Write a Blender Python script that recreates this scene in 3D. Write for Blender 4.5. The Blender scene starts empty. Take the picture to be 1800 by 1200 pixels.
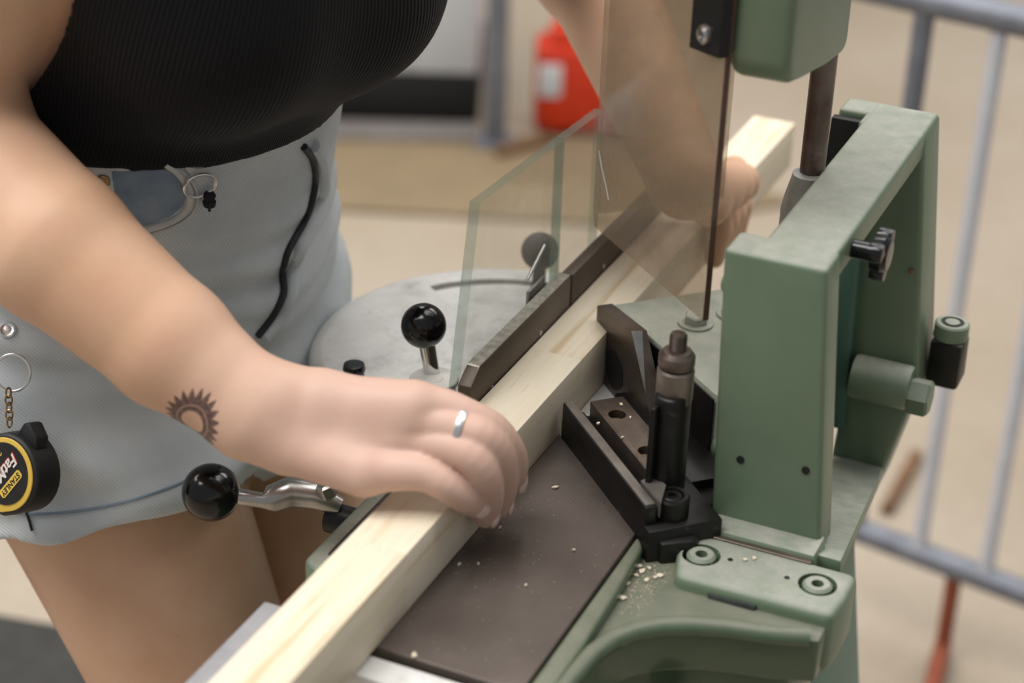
import bpy, bmesh, math, random
import numpy as np
from mathutils import Vector, Matrix
from mathutils.bvhtree import BVHTree

random.seed(7)
scn = bpy.context.scene
COL = scn.collection
# ------------------------------------------------------------------ units
S = 1.2               # one drawing unit (thousandths below) = 1.2 mm in the world
TABLE_H = 0.84        # height of the saw table above the floor
FLOOR = -TABLE_H / S * 1000
# ------------------------------------------------------------------ camera
FPX = 3400.0
PITCH = math.radians(28.0)
ROLL = math.radians(2.0)
DIST = 1.08
CAM = np.array([0, -DIST * math.cos(PITCH), DIST * math.sin(PITCH)])
FW = np.array([0, math.cos(PITCH), -math.sin(PITCH)])
_r0 = np.array([1.0, 0, 0]); _u0 = np.cross(_r0, FW)
RT = _r0 * math.cos(ROLL) + _u0 * math.sin(ROLL)
UP = -_r0 * math.sin(ROLL) + _u0 * math.cos(ROLL)

def ray(x, y): return FW + RT * (x - 900) / FPX - UP * (y - 600) / FPX
def Pz(x, y, z):
    d = ray(x, y); return (CAM + d * ((z / 1000 - CAM[2]) / d[2])) * 1000
def Pd(x, y, dist): return (CAM + ray(x, y) * dist) * 1000

cam_d = bpy.data.cameras.new('camera'); cam = bpy.data.objects.new('camera', cam_d); COL.objects.link(cam)
cam_d.sensor_width = 36; cam_d.lens = FPX * 36 / 1800
cam_d.clip_start = 0.05; cam_d.clip_end = 100
cm = CAM * S
cam.matrix_world = Matrix(((RT[0], UP[0], -FW[0], cm[0]), (RT[1], UP[1], -FW[1], cm[1]),
                           (RT[2], UP[2], -FW[2], cm[2] + TABLE_H), (0, 0, 0, 1)))
cam_d.dof.use_dof = True
cam_d.dof.focus_distance = 1.16
cam_d.dof.aperture_fstop = 4.4
scn.camera = cam
# ------------------------------------------------------------------ world and lamps
w = bpy.data.worlds.new('hall_light'); scn.world = w; w.use_nodes = True
bg = w.node_tree.nodes['Background']
bg.inputs[0].default_value = (0.93, 0.96, 1.0, 1); bg.inputs[1].default_value = 0.32

def ceiling_lamp(name, loc, sx, sy, power, col=(1, 0.98, 0.955), rot=0):
    l = bpy.data.lights.new(name, 'AREA'); l.shape = 'RECTANGLE'; l.size = sx; l.size_y = sy
    l.energy = power; l.color = col
    o = bpy.data.objects.new(name, l); COL.objects.link(o); o.location = loc; o.rotation_euler = (0, 0, rot)
    return o
ceiling_lamp('ceiling_light', (-1.5, -0.7, 3.9), 2.6, 1.6, 112)
ceiling_lamp('ceiling_light.001', (1.3, 0.5, 3.9), 2.6, 1.6, 50)
ceiling_lamp('ceiling_light.002', (-0.6, 2.6, 3.9), 2.6, 1.6, 80)
ceiling_lamp('ceiling_light.003', (2.4, 2.8, 3.9), 2.6, 1.6, 72)
ceiling_lamp('ceiling_light.004', (-3.0, 1.0, 3.9), 2.6, 1.6, 95)

vs = scn.view_settings
scn.display_settings.display_device = 'sRGB'
vs.view_transform = 'Standard'; vs.look = 'None'; vs.gamma = 1.0; vs.use_curve_mapping = False
vs.exposure = 0.06

# ------------------------------------------------------------------ materials
def lin(c):
    return tuple(((x / 255) / 12.92 if x / 255 <= 0.04045 else ((x / 255 + 0.055) / 1.055) ** 2.4) for x in c) + (1.0,)

class NT:
    def __init__(s, name):
        s.m = bpy.data.materials.new(name); s.m.use_nodes = True
        s.t = s.m.node_tree; s.b = s.t.nodes['Principled BSDF']
    def n(s, typ, **kw):
        x = s.t.nodes.new(typ)
        for k, v in kw.items(): setattr(x, k, v)
        return x
    def l(s, a, b): s.t.links.new(a, b)
    def coord(s): return s.n('ShaderNodeTexCoord').outputs['Object']
    def noise(s, scale, detail=4, rough=0.55, vec=None, stretch=None):
        c = vec or s.coord()
        if stretch:
            mp = s.n('ShaderNodeMapping'); mp.inputs['Scale'].default_value = stretch; s.l(c, mp.inputs[0]); c = mp.outputs[0]
        x = s.n('ShaderNodeTexNoise'); x.inputs['Scale'].default_value = scale
        x.inputs['Detail'].default_value = detail; x.inputs['Roughness'].default_value = rough
        s.l(c, x.inputs['Vector']); return x.outputs['Fac']
    def ramp(s, fac, stops):
        r = s.n('ShaderNodeValToRGB'); e = r.color_ramp.elements
        while len(e) < len(stops): e.new(0.5)
        for el, (p, c) in zip(e, stops): el.position = p; el.color = c
        s.l(fac, r.inputs[0]); return r.outputs[0]
    def mix(s, fac, a, b, blend='MIX'):
        x = s.n('ShaderNodeMix', data_type='RGBA', blend_type=blend)
        for sock, v in ((x.inputs['Factor'], fac), (x.inputs['A'], a), (x.inputs['B'], b)):
            pass
        def put(sock, v):
            if hasattr(v, 'is_output'): s.l(v, sock)
            else: sock.default_value = v
        put(x.inputs[0], fac); put(x.inputs[6], a); put(x.inputs[7], b)
        return x.outputs[2]
    def math(s, op, a, b=None, c=None):
        x = s.n('ShaderNodeMath', operation=op)
        for i, v in enumerate((a, b, c)):
            if v is None: continue
            if hasattr(v, 'is_output'): s.l(v, x.inputs[i])
            else: x.inputs[i].default_value = v
        return x.outputs[0]
    def bump(s, h, strength=0.2, dist=0.001):
        x = s.n('ShaderNodeBump'); x.inputs['Strength'].default_value = strength; x.inputs['Distance'].default_value = dist
        s.l(h, x.inputs['Height']); s.l(x.outputs[0], s.b.inputs['Normal']); return x
    def set(s, **kw):
        for k, v in kw.items(): s.b.inputs[k].default_value = v
        return s
    def base(s, v):
        if hasattr(v, 'is_output'): s.l(v, s.b.inputs['Base Color'])
        else: s.b.inputs['Base Color'].default_value = v

def simple(name, a, b=None, rough=0.5, metal=0.0, nscale=30, bump=0.0, bscale=200, bdist=0.0006, spec=0.5, dirt=None):
    t = NT(name)
    if b is None: b = tuple(min(255, x * 1.12) for x in a)
    c = t.ramp(t.noise(nscale), [(0.3, lin(a)), (0.7, lin(b))])
    if dirt:
        dn = t.ramp(t.noise(dirt[1], 6, 0.7), [(dirt[2], (0, 0, 0, 1)), (dirt[3], (1, 1, 1, 1))])
        c = t.mix(dn, c, lin(dirt[0]))
    t.base(c); t.set(Roughness=rough, Metallic=metal); t.b.inputs['Specular IOR Level'].default_value = spec
    if bump: t.bump(t.noise(bscale, 3), bump, bdist)
    return t.m

def dusty(name, a, b, dust, rough=0.4, amount=(0.52, 0.80), topness=0.85, nscale=70):
    """painted casting with wood dust settled on faces that look up"""
    t = NT(name)
    c = t.ramp(t.noise(18), [(0.3, lin(a)), (0.7, lin(b))])
    g = t.n('ShaderNodeNewGeometry'); sx = t.n('ShaderNodeSeparateXYZ'); t.l(g.outputs['Normal'], sx.inputs[0])
    up = t.ramp(sx.outputs['Z'], [(0.45, (0, 0, 0, 1)), (0.97, (1, 1, 1, 1))])
    n = t.ramp(t.noise(nscale, 7, 0.7), [(amount[0] - 0.30, (0.25, 0.25, 0.25, 1)), (amount[1] - 0.14, (1, 1, 1, 1))])
    f = t.math('MULTIPLY', t.math('MULTIPLY', up, n), topness)
    sp = t.ramp(t.noise(420, 2), [(0.70, (0, 0, 0, 1)), (0.76, (1, 1, 1, 1))])
    f2 = t.math('MAXIMUM', f, t.math('MULTIPLY', sp, t.math('MULTIPLY', up, 0.4)))
    c = t.mix(f2, c, lin(dust))
    t.base(c)
    rr = t.math('MULTIPLY_ADD', f2, 0.5, rough); t.l(rr, t.b.inputs['Roughness'])
    t.bump(t.noise(260, 3), 0.12, 0.0006)
    return t.m

M = {}
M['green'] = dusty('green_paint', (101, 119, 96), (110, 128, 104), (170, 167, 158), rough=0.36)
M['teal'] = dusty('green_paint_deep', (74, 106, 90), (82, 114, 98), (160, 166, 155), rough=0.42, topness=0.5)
M['greendark'] = dusty('green_paint_dark', (74, 91, 69), (87, 104, 81), (128, 121, 108), rough=0.24, topness=0.7)  # darker, glossier green for the base, grey-brown dirt on upward faces
M['hammer'] = simple('hammered_grey_paint', (150, 154, 140), (172, 174, 160), rough=0.5, bump=0.5, bscale=330, bdist=0.0012, nscale=60)
M['black'] = simple('black_oxide_steel', (18, 16, 15), (29, 27, 25), rough=0.42, metal=0.25, nscale=60, bump=0.1, dirt=((90, 82, 72), 70, 0.62, 0.85))
M['blackplastic'] = simple('black_plastic', (9, 9, 10), (15, 15, 16), rough=0.16, nscale=20)
M['knobgrip'] = simple('rubbed_black_plastic', (48, 46, 46), (74, 72, 70), rough=0.65, nscale=140)
M['blacklabel'] = simple('black_rubber_case', (20, 20, 21), (28, 28, 29), rough=0.55, nscale=90, bump=0.15, bscale=600)
M['darksteel'] = simple('dark_steel', (88, 78, 70), (122, 110, 100), rough=0.38, metal=0.75, nscale=40, bump=0.1, dirt=((58, 40, 28), 50, 0.55, 0.8))
M['fence'] = simple('browned_fence_steel', (78, 68, 58), (98, 86, 74), rough=0.48, metal=0.45, nscale=14, bump=0.08, dirt=((150, 140, 128), 90, 0.70, 0.82))
M['brightsteel'] = simple('bright_steel', (150, 146, 142), (196, 192, 188), rough=0.28, metal=0.9, nscale=50, bump=0.05)
M['chrome'] = simple('chrome', (200, 200, 200), (222, 222, 222), rough=0.07, metal=1.0)
M['aluminium'] = simple('cast_aluminium', (216, 214, 210), (230, 228, 224), rough=0.42, metal=0.1, nscale=60, bump=0.06, dirt=((168, 164, 160), 45, 0.5, 0.8))
M['greyrail'] = simple('grey_anodised_rail', (150, 150, 154), (172, 171, 174), rough=0.45, metal=0.2, nscale=40)
M['socketsteel'] = simple('bead_blasted_steel', (150, 150, 146), (174, 174, 170), rough=0.45, metal=0.2, nscale=160, bump=0.1)
M['rust'] = simple('rusty_steel_rod', (92, 76, 68), (140, 132, 126), rough=0.4, metal=0.65, nscale=30, dirt=((96, 60, 46), 26, 0.5, 0.75))
M['silver'] = simple('silver', (225, 225, 225), (240, 240, 240), rough=0.3, metal=1.0)
M['brass'] = simple('worn_brass', (150, 120, 80), (180, 150, 110), rough=0.35, metal=0.9)
M['yellow'] = simple('yellow_plastic', (214, 178, 72), (224, 188, 82), rough=0.45)
M['white'] = simple('white_print', (220, 216, 208), (226, 222, 214), rough=0.5)
M['redprint'] = simple('red_print', (200, 60, 40), (206, 66, 46), rough=0.5)
M['hole'] = simple('dark_bore', (10, 9, 9), (16, 14, 13), rough=0.6)
M['scuff'] = simple('black_scuff', (40, 44, 42), (58, 64, 58), rough=0.6, nscale=120)
M['cord'] = simple('black_cord', (14, 14, 16), (24, 24, 26), rough=0.8)
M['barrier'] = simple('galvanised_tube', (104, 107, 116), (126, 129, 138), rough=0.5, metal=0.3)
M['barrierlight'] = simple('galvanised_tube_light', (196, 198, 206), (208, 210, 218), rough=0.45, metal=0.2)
M['chip'] = simple('wood_chip', (214, 198, 172), (228, 214, 192), rough=0.8, nscale=100)

# table: fine machining grooves running across the table
t = NT('ribbed_table_steel')
cs = t.coord(); sp = t.n('ShaderNodeSeparateXYZ'); t.l(cs, sp.inputs[0])
gro = t.math('SINE', t.math('MULTIPLY', sp.outputs['Y'], 2 * math.pi / 0.00128))
big = t.ramp(t.noise(9, 6, 0.6), [(0.30, lin((84, 74, 68))), (0.55, lin((108, 98, 91))), (0.75, lin((138, 128, 121)))])
spk = t.ramp(t.noise(700, 2), [(0.73, (0, 0, 0, 1)), (0.78, (1, 1, 1, 1))])
c = t.mix(t.math('MULTIPLY', spk, 0.35), big, lin((170, 156, 140)))
gg = t.ramp(t.math('MULTIPLY_ADD', gro, 0.5, 0.5), [(0.0, (0.72, 0.72, 0.72, 1)), (1.0, (1.1, 1.1, 1.1, 1))])
t.base(t.mix(1.0, c, gg, 'MULTIPLY')); t.set(Roughness=0.46, Metallic=0.55)
t.bump(gro, 0.35, 0.0002); M['table'] = t.m

# pine
t = NT('glued_pine')
cs = t.coord(); sp = t.n('ShaderNodeSeparateXYZ'); t.l(cs, sp.inputs[0])
# each glued length gets its own tone and grain offset
wn = t.n('ShaderNodeTexWhiteNoise', noise_dimensions='1D'); t.l(t.n('ShaderNodeObjectInfo').outputs['Random'], wn.inputs['W'])
cx = t.n('ShaderNodeCombineXYZ'); t.l(t.math('MULTIPLY_ADD', wn.outputs['Value'], 3.0, sp.outputs['X']), cx.inputs[0])
t.l(t.math('MULTIPLY', sp.outputs['Y'], 0.055), cx.inputs[1]); t.l(sp.outputs['Z'], cx.inputs[2])
gr = t.noise(95, 5, 0.6, vec=cx.outputs[0])
c = t.ramp(gr, [(0.30, lin((208, 186, 152))), (0.43, lin((226, 213, 190))), (0.6, lin((232, 222, 203))), (0.8, lin((222, 206, 180)))])
fine = t.noise(520, 3, 0.6, vec=cx.outputs[0])
c = t.mix(t.math('MULTIPLY', t.ramp(fine, [(0.62, (0, 0, 0, 1)), (0.74, (1, 1, 1, 1))]), 0.35), c, lin((176, 140, 96)))
tone = t.ramp(wn.outputs['Value'], [(0, (0.93, 0.91, 0.87, 1)), (1, (1.03, 1.02, 1.0, 1))])
t.base(t.mix(1.0, c, tone, 'MULTIPLY')); t.set(Roughness=0.55)
t.bump(fine, 0.06, 0.0003); M['pine'] = t.m

def pane(name, tint, haze, hazecol, ior=1.45, scale=60):
    t = NT(name); nt = t.t
    for nd in list(nt.nodes):
        if nd.type == 'BSDF_PRINCIPLED': nt.nodes.remove(nd)
    out = [n for n in nt.nodes if n.type == 'OUTPUT_MATERIAL'][0]
    tr = nt.nodes.new('ShaderNodeBsdfTransparent'); tr.inputs[0].default_value = tint
    gl = nt.nodes.new('ShaderNodeBsdfGlossy'); gl.inputs['Roughness'].default_value = 0.04
    df = nt.nodes.new('ShaderNodeBsdfDiffuse'); df.inputs[0].default_value = hazecol
    tl = nt.nodes.new('ShaderNodeBsdfTranslucent'); tl.inputs[0].default_value = hazecol
    dm = nt.nodes.new('ShaderNodeMixShader'); dm.inputs[0].default_value = 0.4
    nt.links.new(df.outputs[0], dm.inputs[1]); nt.links.new(tl.outputs[0], dm.inputs[2])
    lw = nt.nodes.new('ShaderNodeLayerWeight'); lw.inputs[0].default_value = 0.5
    fr_ = t.math('MULTIPLY_ADD', t.math('POWER', lw.outputs['Facing'], 4.0), 0.22, 0.025)
    nz = t.noise(scale, 5, 0.65); hz = t.math('MULTIPLY', t.ramp(nz, [(0.25, (0.55, 0.55, 0.55, 1)), (0.8, (1.3, 1.3, 1.3, 1))]), haze)
    scr = t.ramp(t.noise(900, 2), [(0.74, (0, 0, 0, 1)), (0.78, (1, 1, 1, 1))])
    hz = t.math('ADD', hz, t.math('MULTIPLY', scr, haze * 0.9))
    m1 = nt.nodes.new('ShaderNodeMixShader'); nt.links.new(hz, m1.inputs[0]); nt.links.new(tr.outputs[0], m1.inputs[1]); nt.links.new(dm.outputs[0], m1.inputs[2])
    m2 = nt.nodes.new('ShaderNodeMixShader'); nt.links.new(fr_, m2.inputs[0]); nt.links.new(m1.outputs[0], m2.inputs[1]); nt.links.new(gl.outputs[0], m2.inputs[2])
    nt.links.new(m2.outputs[0], out.inputs[0]); return t.m
M['glass'] = pane('guard_glass', (0.955, 0.965, 0.955, 1), 0.085, lin((205, 200, 190)))
M['shield'] = pane('smoked_shield', (0.93, 0.90, 0.865, 1), 0.30, lin((176, 158, 134)))
M['glassedge'] = pane('green_glass_edge', (0.80, 0.87, 0.83, 1), 0.34, lin((164, 174, 165)))
M['shieldedge'] = simple('brown_shield_edge', (74, 54, 44), (96, 72, 58), rough=0.3, nscale=30)

# ------------------------------------------------------------------ mesh helpers
U_ = np.array([0.3972, 0.9177, 0.0]); U_ /= np.linalg.norm(U_)
V_ = np.array([U_[1], -U_[0], 0.0])
W0 = Pz(843, 927, 0)
def W(u, v, z=0): return W0 + U_ * u + V_ * v + np.array([0, 0, float(z)])
def toworld(p): return Vector((p[0] * S / 1000, p[1] * S / 1000, p[2] * S / 1000 + TABLE_H))
K3 = S / 1000
def L(u, v, z): return Vector((v * K3, u * K3, z * K3))     # machine-local point

def finish(bm, name, mat, parent=None, sharp=35, smooth=True):
    bmesh.ops.recalc_face_normals(bm, faces=bm.faces)
    for f in bm.faces: f.smooth = smooth
    if smooth:
        for e in bm.edges:
            if len(e.link_faces) == 2 and e.calc_face_angle(0) > math.radians(sharp): e.smooth = False
    me = bpy.data.meshes.new(name); bm.to_mesh(me); bm.free()
    for m in (mat if isinstance(mat, (list, tuple)) else [mat]): me.materials.append(m if not isinstance(m, str) else M[m])
    o = bpy.data.objects.new(name, me); COL.objects.link(o)
    if parent is not None: o.parent = parent
    return o

def bev(bm, r, seg=2, geom=None, ang=30):
    if r <= 0: return
    ed = [e for e in (geom or bm.edges) if len(e.link_faces) == 2 and e.calc_face_angle(0) > math.radians(ang)]
    bmesh.ops.bevel(bm, geom=ed, offset=r * K3, segments=seg, profile=0.5, affect='EDGES', clamp_overlap=True)

def add_prism(bm, pts, off, mi_side=0):
    """pts: list of Vectors (planar), off: Vector"""
    a = [bm.verts.new(p) for p in pts]; b = [bm.verts.new(p + off) for p in pts]
    bm.faces.new(a); bm.faces.new(list(reversed(b)))
    n = len(pts)
    for i in range(n):
        f = bm.faces.new((a[i], b[i], b[(i + 1) % n], a[(i + 1) % n])); f.material_index = mi_side

def prism(name, poly, z0, z1, mat, parent, r=0, seg=2):
    bm = bmesh.new(); add_prism(bm, [L(u, v, z0) for u, v in poly], Vector((0, 0, (z1 - z0) * K3)))
    bmesh.ops.recalc_face_normals(bm, faces=bm.faces); bev(bm, r, seg)
    return finish(bm, name, mat, parent)

def box(name, u0, u1, v0, v1, z0, z1, mat, parent, r=0, seg=2):
    return prism(name, [(u0, v0), (u1, v0), (u1, v1), (u0, v1)], z0, z1, mat, parent, r, seg)

def add_hexa(bm, bot, top):
    """loft between two quads of (u,v,z)"""
    a = [bm.verts.new(L(*p)) for p in bot]; b = [bm.verts.new(L(*p)) for p in top]
    fs = [bm.faces.new(a), bm.faces.new(list(reversed(b)))]
    for i in range(4): fs.append(bm.faces.new((a[i], b[i], b[(i + 1) % 4], a[(i + 1) % 4])))
    return fs

def hexa(name, bot, top, mat, parent, r=0, seg=2):
    bm = bmesh.new(); add_hexa(bm, bot, top); bmesh.ops.recalc_face_normals(bm, faces=bm.faces); bev(bm, r, seg)
    return finish(bm, name, mat, parent)

def add_lathe(bm, prof, origin, axis, seg=32):
    """prof: [(r,h)], origin Vector, axis Vector (unit); units drawing"""
    axis = Vector(axis).normalized(); e1 = axis.orthogonal().normalized(); e2 = axis.cross(e1)
    rings = []
    for r, h in prof:
        c = origin + axis * (h * K3)
        if r <= 1e-6: rings.append([bm.verts.new(c)])
        else: rings.append([bm.verts.new(c + (e1 * math.cos(2 * math.pi * i / seg) + e2 * math.sin(2 * math.pi * i / seg)) * (r * K3)) for i in range(seg)])
    for A, B in zip(rings, rings[1:]):
        for i in range(seg):
            j = (i + 1) % seg
            if len(A) == 1 and len(B) == 1: continue
            if len(A) == 1: bm.faces.new((A[0], B[i], B[j]))
            elif len(B) == 1: bm.faces.new((A[i], A[j], B[0]))
            else: bm.faces.new((A[i], A[j], B[j], B[i]))
    for R_ in (rings[0], rings[-1]):
        if len(R_) > 1: bm.faces.new(R_)

def lathe(name, prof, o, axis, mat, parent, seg=32, sharp=35):
    bm = bmesh.new(); add_lathe(bm, prof, o, axis, seg); return finish(bm, name, mat, parent, sharp)

def ball_prof(r, n=14, a0=-90, a1=90, off=0):
    return [(r * math.cos(math.radians(a0 + (a1 - a0) * i / n)), off + r * math.sin(math.radians(a0 + (a1 - a0) * i / n))) for i in range(n + 1)]

def add_tube(bm, pts, r, seg=10, closed=False):
    """pts Vectors (metres), r in metres or list"""
    n = len(pts); rings = []
    prev = None
    for i, p in enumerate(pts):
        a = pts[(i - 1) % n] if (i > 0 or closed) else p; b = pts[(i + 1) % n] if (i < n - 1 or closed) else p
        d = (b - a).normalized()
        if prev is None: e1 = d.orthogonal().normalized()
        else: e1 = (prev - d * prev.dot(d)).normalized()
        prev = e1; e2 = d.cross(e1)
        rr = r[i] if isinstance(r, (list, tuple)) else r
        rings.append([bm.verts.new(p + (e1 * math.cos(2 * math.pi * k / seg) + e2 * math.sin(2 * math.pi * k / seg)) * rr) for k in range(seg)])
    m = n if closed else n - 1
    for i in range(m):
        A, B = rings[i], rings[(i + 1) % n]
        for k in range(seg): bm.faces.new((A[k], A[(k + 1) % seg], B[(k + 1) % seg], B[k]))
    if not closed: bm.faces.new(rings[0]); bm.faces.new(list(reversed(rings[-1])))

def tube(name, pts, r, mat, parent=None, seg=10, closed=False):
    bm = bmesh.new(); add_tube(bm, pts, r, seg, closed); return finish(bm, name, mat, parent, 50)

def torus_pts(c, e1, e2, R_, n=32): return [c + (e1 * math.cos(2 * math.pi * i / n) + e2 * math.sin(2 * math.pi * i / n)) * R_ for i in range(n)]

def cut(o, cutters):
    """subtract cutter objects (same parent space) from o, keep real geometry"""
    for c in cutters:
        md = o.modifiers.new('cut', 'BOOLEAN'); md.operation = 'DIFFERENCE'; md.object = c; md.solver = 'EXACT'
    bpy.context.view_layer.update()
    dg = bpy.context.evaluated_depsgraph_get()
    me = bpy.data.meshes.new_from_object(o.evaluated_get(dg))
    o.modifiers.clear(); o.data = me
    bm = bmesh.new(); bm.from_mesh(me)
    for e in bm.edges: e.smooth = not (len(e.link_faces) == 2 and e.calc_face_angle(0) > math.radians(35))
    for f in bm.faces: f.smooth = True
    bm.to_mesh(me); bm.free()
    for c in cutters: bpy.data.objects.remove(c, do_unlink=True)

def tag(o, label=None, cat=None, group=None, kind=None):
    if label: o['label'] = label
    if cat: o['category'] = cat
    if group: o['group'] = group
    if kind: o['kind'] = kind
    return o
def empty(name, loc, rz=0, parent=None):
    o = bpy.data.objects.new(name, None); COL.objects.link(o); o.location = loc; o.rotation_euler = (0, 0, rz)
    o.empty_display_size = 0.05
    if parent: o.parent = parent
    return o

# ------------------------------------------------------------------ floor
t = NT('hall_floor')
big = t.noise(1.1, 5, 0.6)
c = t.ramp(big, [(0.3, lin((150, 135, 115))), (0.5, lin((160, 146, 128))), (0.7, lin((170, 158, 143)))])
sm = t.ramp(t.noise(38, 5, 0.7), [(0.35, (0.93, 0.93, 0.93, 1)), (0.7, (1.03, 1.03, 1.03, 1))])
t.base(t.mix(1.0, c, sm, 'MULTIPLY')); t.set(Roughness=0.6); M['floor'] = t.m
bm = bmesh.new(); add_prism(bm, [Vector((-7, -6, -0.1)), Vector((7, -6, -0.1)), Vector((7, 11, -0.1)), Vector((-7, 11, -0.1))], Vector((0, 0, 0.1)))
tag(finish(bm, 'floor', 'floor'), 'pale beige hall floor behind the machine', 'floor', kind='structure')

M['wall'] = simple('plain_plaster', (176, 170, 160), (184, 178, 168), rough=0.85, nscale=2)
bm = bmesh.new(); add_prism(bm, [Vector((-7, 11, 0)), Vector((7, 11, 0)), Vector((7, 11.2, 0)), Vector((-7, 11.2, 0))], Vector((0, 0, 4.2)))
tag(finish(bm, 'wall_back', 'wall'), 'plain pale hall wall far behind the barrier', 'wall', kind='structure')

# ================================================================== THE MACHINE
rz = math.atan2(V_[1], V_[0])
mw = toworld(W0)
mach = empty('mitre_notching_machine', (mw.x, mw.y, 0.0), rz)
tag(mach, 'green cast-iron mitre notching machine with clear guards and dark steel table', 'machine')
mroot = mach
OFF = Vector((0, 0, TABLE_H))
_oldL = L
def L(u, v, z): return Vector((v * K3, u * K3, z * K3 + TABLE_H))
Zax = Vector((0, 0, 1)); Xv = Vector((1, 0, 0)); Yu = Vector((0, 1, 0))

# ---- table and base casting
tb = prism('table_plate', [(-103, -44), (-103, 68), (30, 68), (96, 2), (120, -28), (120, -44)], -9, 0, 'table', mach, 0.5, 1)
bm = bmesh.new()
def sub_prism(poly, z0, z1, r=0, seg=2):
    b2 = bmesh.new(); add_prism(b2, [L(u, v, z0) for u, v in poly], Vector((0, 0, (z1 - z0) * K3)))
    bmesh.ops.recalc_face_normals(b2, faces=b2.faces); bev(b2, r, seg)
    tmp = bpy.data.meshes.new('tmp'); b2.to_mesh(tmp); b2.free(); bm.from_mesh(tmp); bpy.data.meshes.remove(tmp)
curve = [(-150, 81), (-104, 81), (-80, 82), (-60, 84), (-46, 88), (-36, 94.5), (-27, 104), (-20, 117), (-15, 132), (-11, 150), (-4, 168)]
sub_prism([(-150, 68.6)] + curve + [(45, 168), (45, 70), (29, 68.6)], -30, -7, 1.5)
sub_prism([(-150, 68.6), (-150, 79), (-60, 79), (-20, 77.5), (20, 75), (34, 68.6)], -28, -0.4, 2.5, 3)
o = finish(bm, 'base_casting', 'greendark', mach)
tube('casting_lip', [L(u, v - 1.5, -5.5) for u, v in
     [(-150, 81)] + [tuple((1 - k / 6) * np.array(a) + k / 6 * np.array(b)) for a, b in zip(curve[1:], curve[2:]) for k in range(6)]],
     4.6 * K3, 'greendark', mach, 12)
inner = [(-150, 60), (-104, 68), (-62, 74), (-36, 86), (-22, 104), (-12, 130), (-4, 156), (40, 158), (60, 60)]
prism('base_wall', inner, -190, -28, 'greendark', mach, 4, 3)
prism('added_bed', [(-56, -55), (238, -50), (238, 70), (-56, 60)], -230, -8.5, 'teal', mach, 4, 3)  # bed body added under the table to block light reaching the left thigh
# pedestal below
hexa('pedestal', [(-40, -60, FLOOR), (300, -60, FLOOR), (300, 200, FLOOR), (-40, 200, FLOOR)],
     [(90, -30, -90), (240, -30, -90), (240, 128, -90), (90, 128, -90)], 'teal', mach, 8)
lathe('wall_bolt', [(0, 0), (7, 0), (7, 3), (0, 3)], L(-29, 112, -40), -Yu, 'scuff', mach, 20)
# left lip of the table: green edge with a dark groove
prism('table_lip', [(-64, -54), (-58, -62), (90, -62), (90, -36), (-58, -36), (-64, -42)], -40, -1.2, 'green', mach, 3, 3)
prism('lip_groove', [(-54, -50), (-50, -54.5), (90, -54), (90, -34), (-50, -34)], -10, -0.6, 'darksteel', mach, 1.5, 2)
# aluminium outfeed extension
box('extension_crossbar', -121, -106, -58, 64, -14, -3, 'aluminium', mach, 1.2)
box('extension_rail', -330, -96, -60, -50, -26, 0, 'greyrail', mach, 1.0)
box('extension_rail', -330, -121, 40, 52, -40, -14, 'darksteel', mach, 1.0)

# ---- foot bracket with two socket screws
fb = prism('foot_bracket', [(5, 96), (28, 89), (45, 93), (45, 172), (24, 172), (7, 170)], -34, 0, 'green', mach, 4.5, 3)
SCR = [(26.2, 101.7), (27.7, 157.1)]
cs_ = []
for (u, v) in SCR: cs_.append(lathe('cutter', [(0, -12), (9.0, -12), (9.0, 6), (0, 6)], L(u, v, 0), Zax, 'hole', mach, 32))
cut(fb, cs_)
for (u, v) in SCR:
    sc = lathe('socket_screw', [(0, -3), (2.9, -3), (2.9, 0.6), (5.6, 0.9), (6.9, -0.4), (7.0, -12), (0, -12)], L(u, v, 0), Zax, 'green', mach, 28)
    lathe('hex_socket', [(0, -2.8), (2.9, -2.8), (2.9, -2.6), (0, -2.6)], L(u, v, 0), Zax, 'hole', sc, 6)
    lathe('bore_floor', [(0, -11.9), (9.0, -11.9), (9.0, -11.4), (0, -11.4)], L(u, v, 0), Zax, 'hole', sc, 24)
for (u, v) in [(28.5, 115), (26.5, 143)]:
    lathe('dowel_pin', [(0, -2), (1.3, -2), (1.3, 0.25), (0, 0.35)], L(u, v, 0), Zax, 'hole', mach, 12)
# scuffed paint on the bracket front and small tapped holes
prism('paint_scuff', [(6.5, 112), (6.5, 136), (4.4, 135), (4.2, 113)], -18, -4.5, 'scuff', mach, 0.4, 1)
for (u, v, z) in [(4.9, 140, -23), (6, 166, -27)]:
    lathe('tapped_hole', [(0, -1), (1.9, -1), (1.9, 0.6), (0, 0.6)], L(u, v, z), -Yu, 'hole', mach, 12)

# ---- C-shaped frame
bm = bmesh.new()
def sub_hexa(bot, top, r=0, seg=2):
    b2 = bmesh.new(); add_hexa(b2, bot, top); bmesh.ops.recalc_face_normals(b2, faces=b2.faces); bev(b2, r, seg)
    tmp = bpy.data.meshes.new('tmp'); b2.to_mesh(tmp); b2.free(); bm.from_mesh(tmp); bpy.data.meshes.remove(tmp)
def q(u0, u1, v0, v1, z): return [(u0, v0, z), (u1, v0, z), (u1, v1, z), (u0, v1, z)]
sub_hexa(q(59, 80, 95, 149.5, -6), q(61, 84, 88.5, 136.5, 139.8), 2.6, 3)                    # front post
sub_hexa(q(66, 276, 102, 136, 124), q(66, 276, 102, 136, 140), 2.6, 3)                  # top beam
sub_hexa(q(242, 280, 112, 152, -12), q(244, 278, 100, 136, 139.2), 2.6, 3)
sub_hexa(q(240, 275, 108, 136, -80), q(242, 279.5, 112, 151.5, -8), 2.6, 3)               # rear post
sub_hexa(q(258, 279, 84, 110, 100), q(258, 278, 86, 112, 139.5), 2.6, 3)
o = finish(bm, 'frame_casting', 'green', mach)
tag(o)
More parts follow.
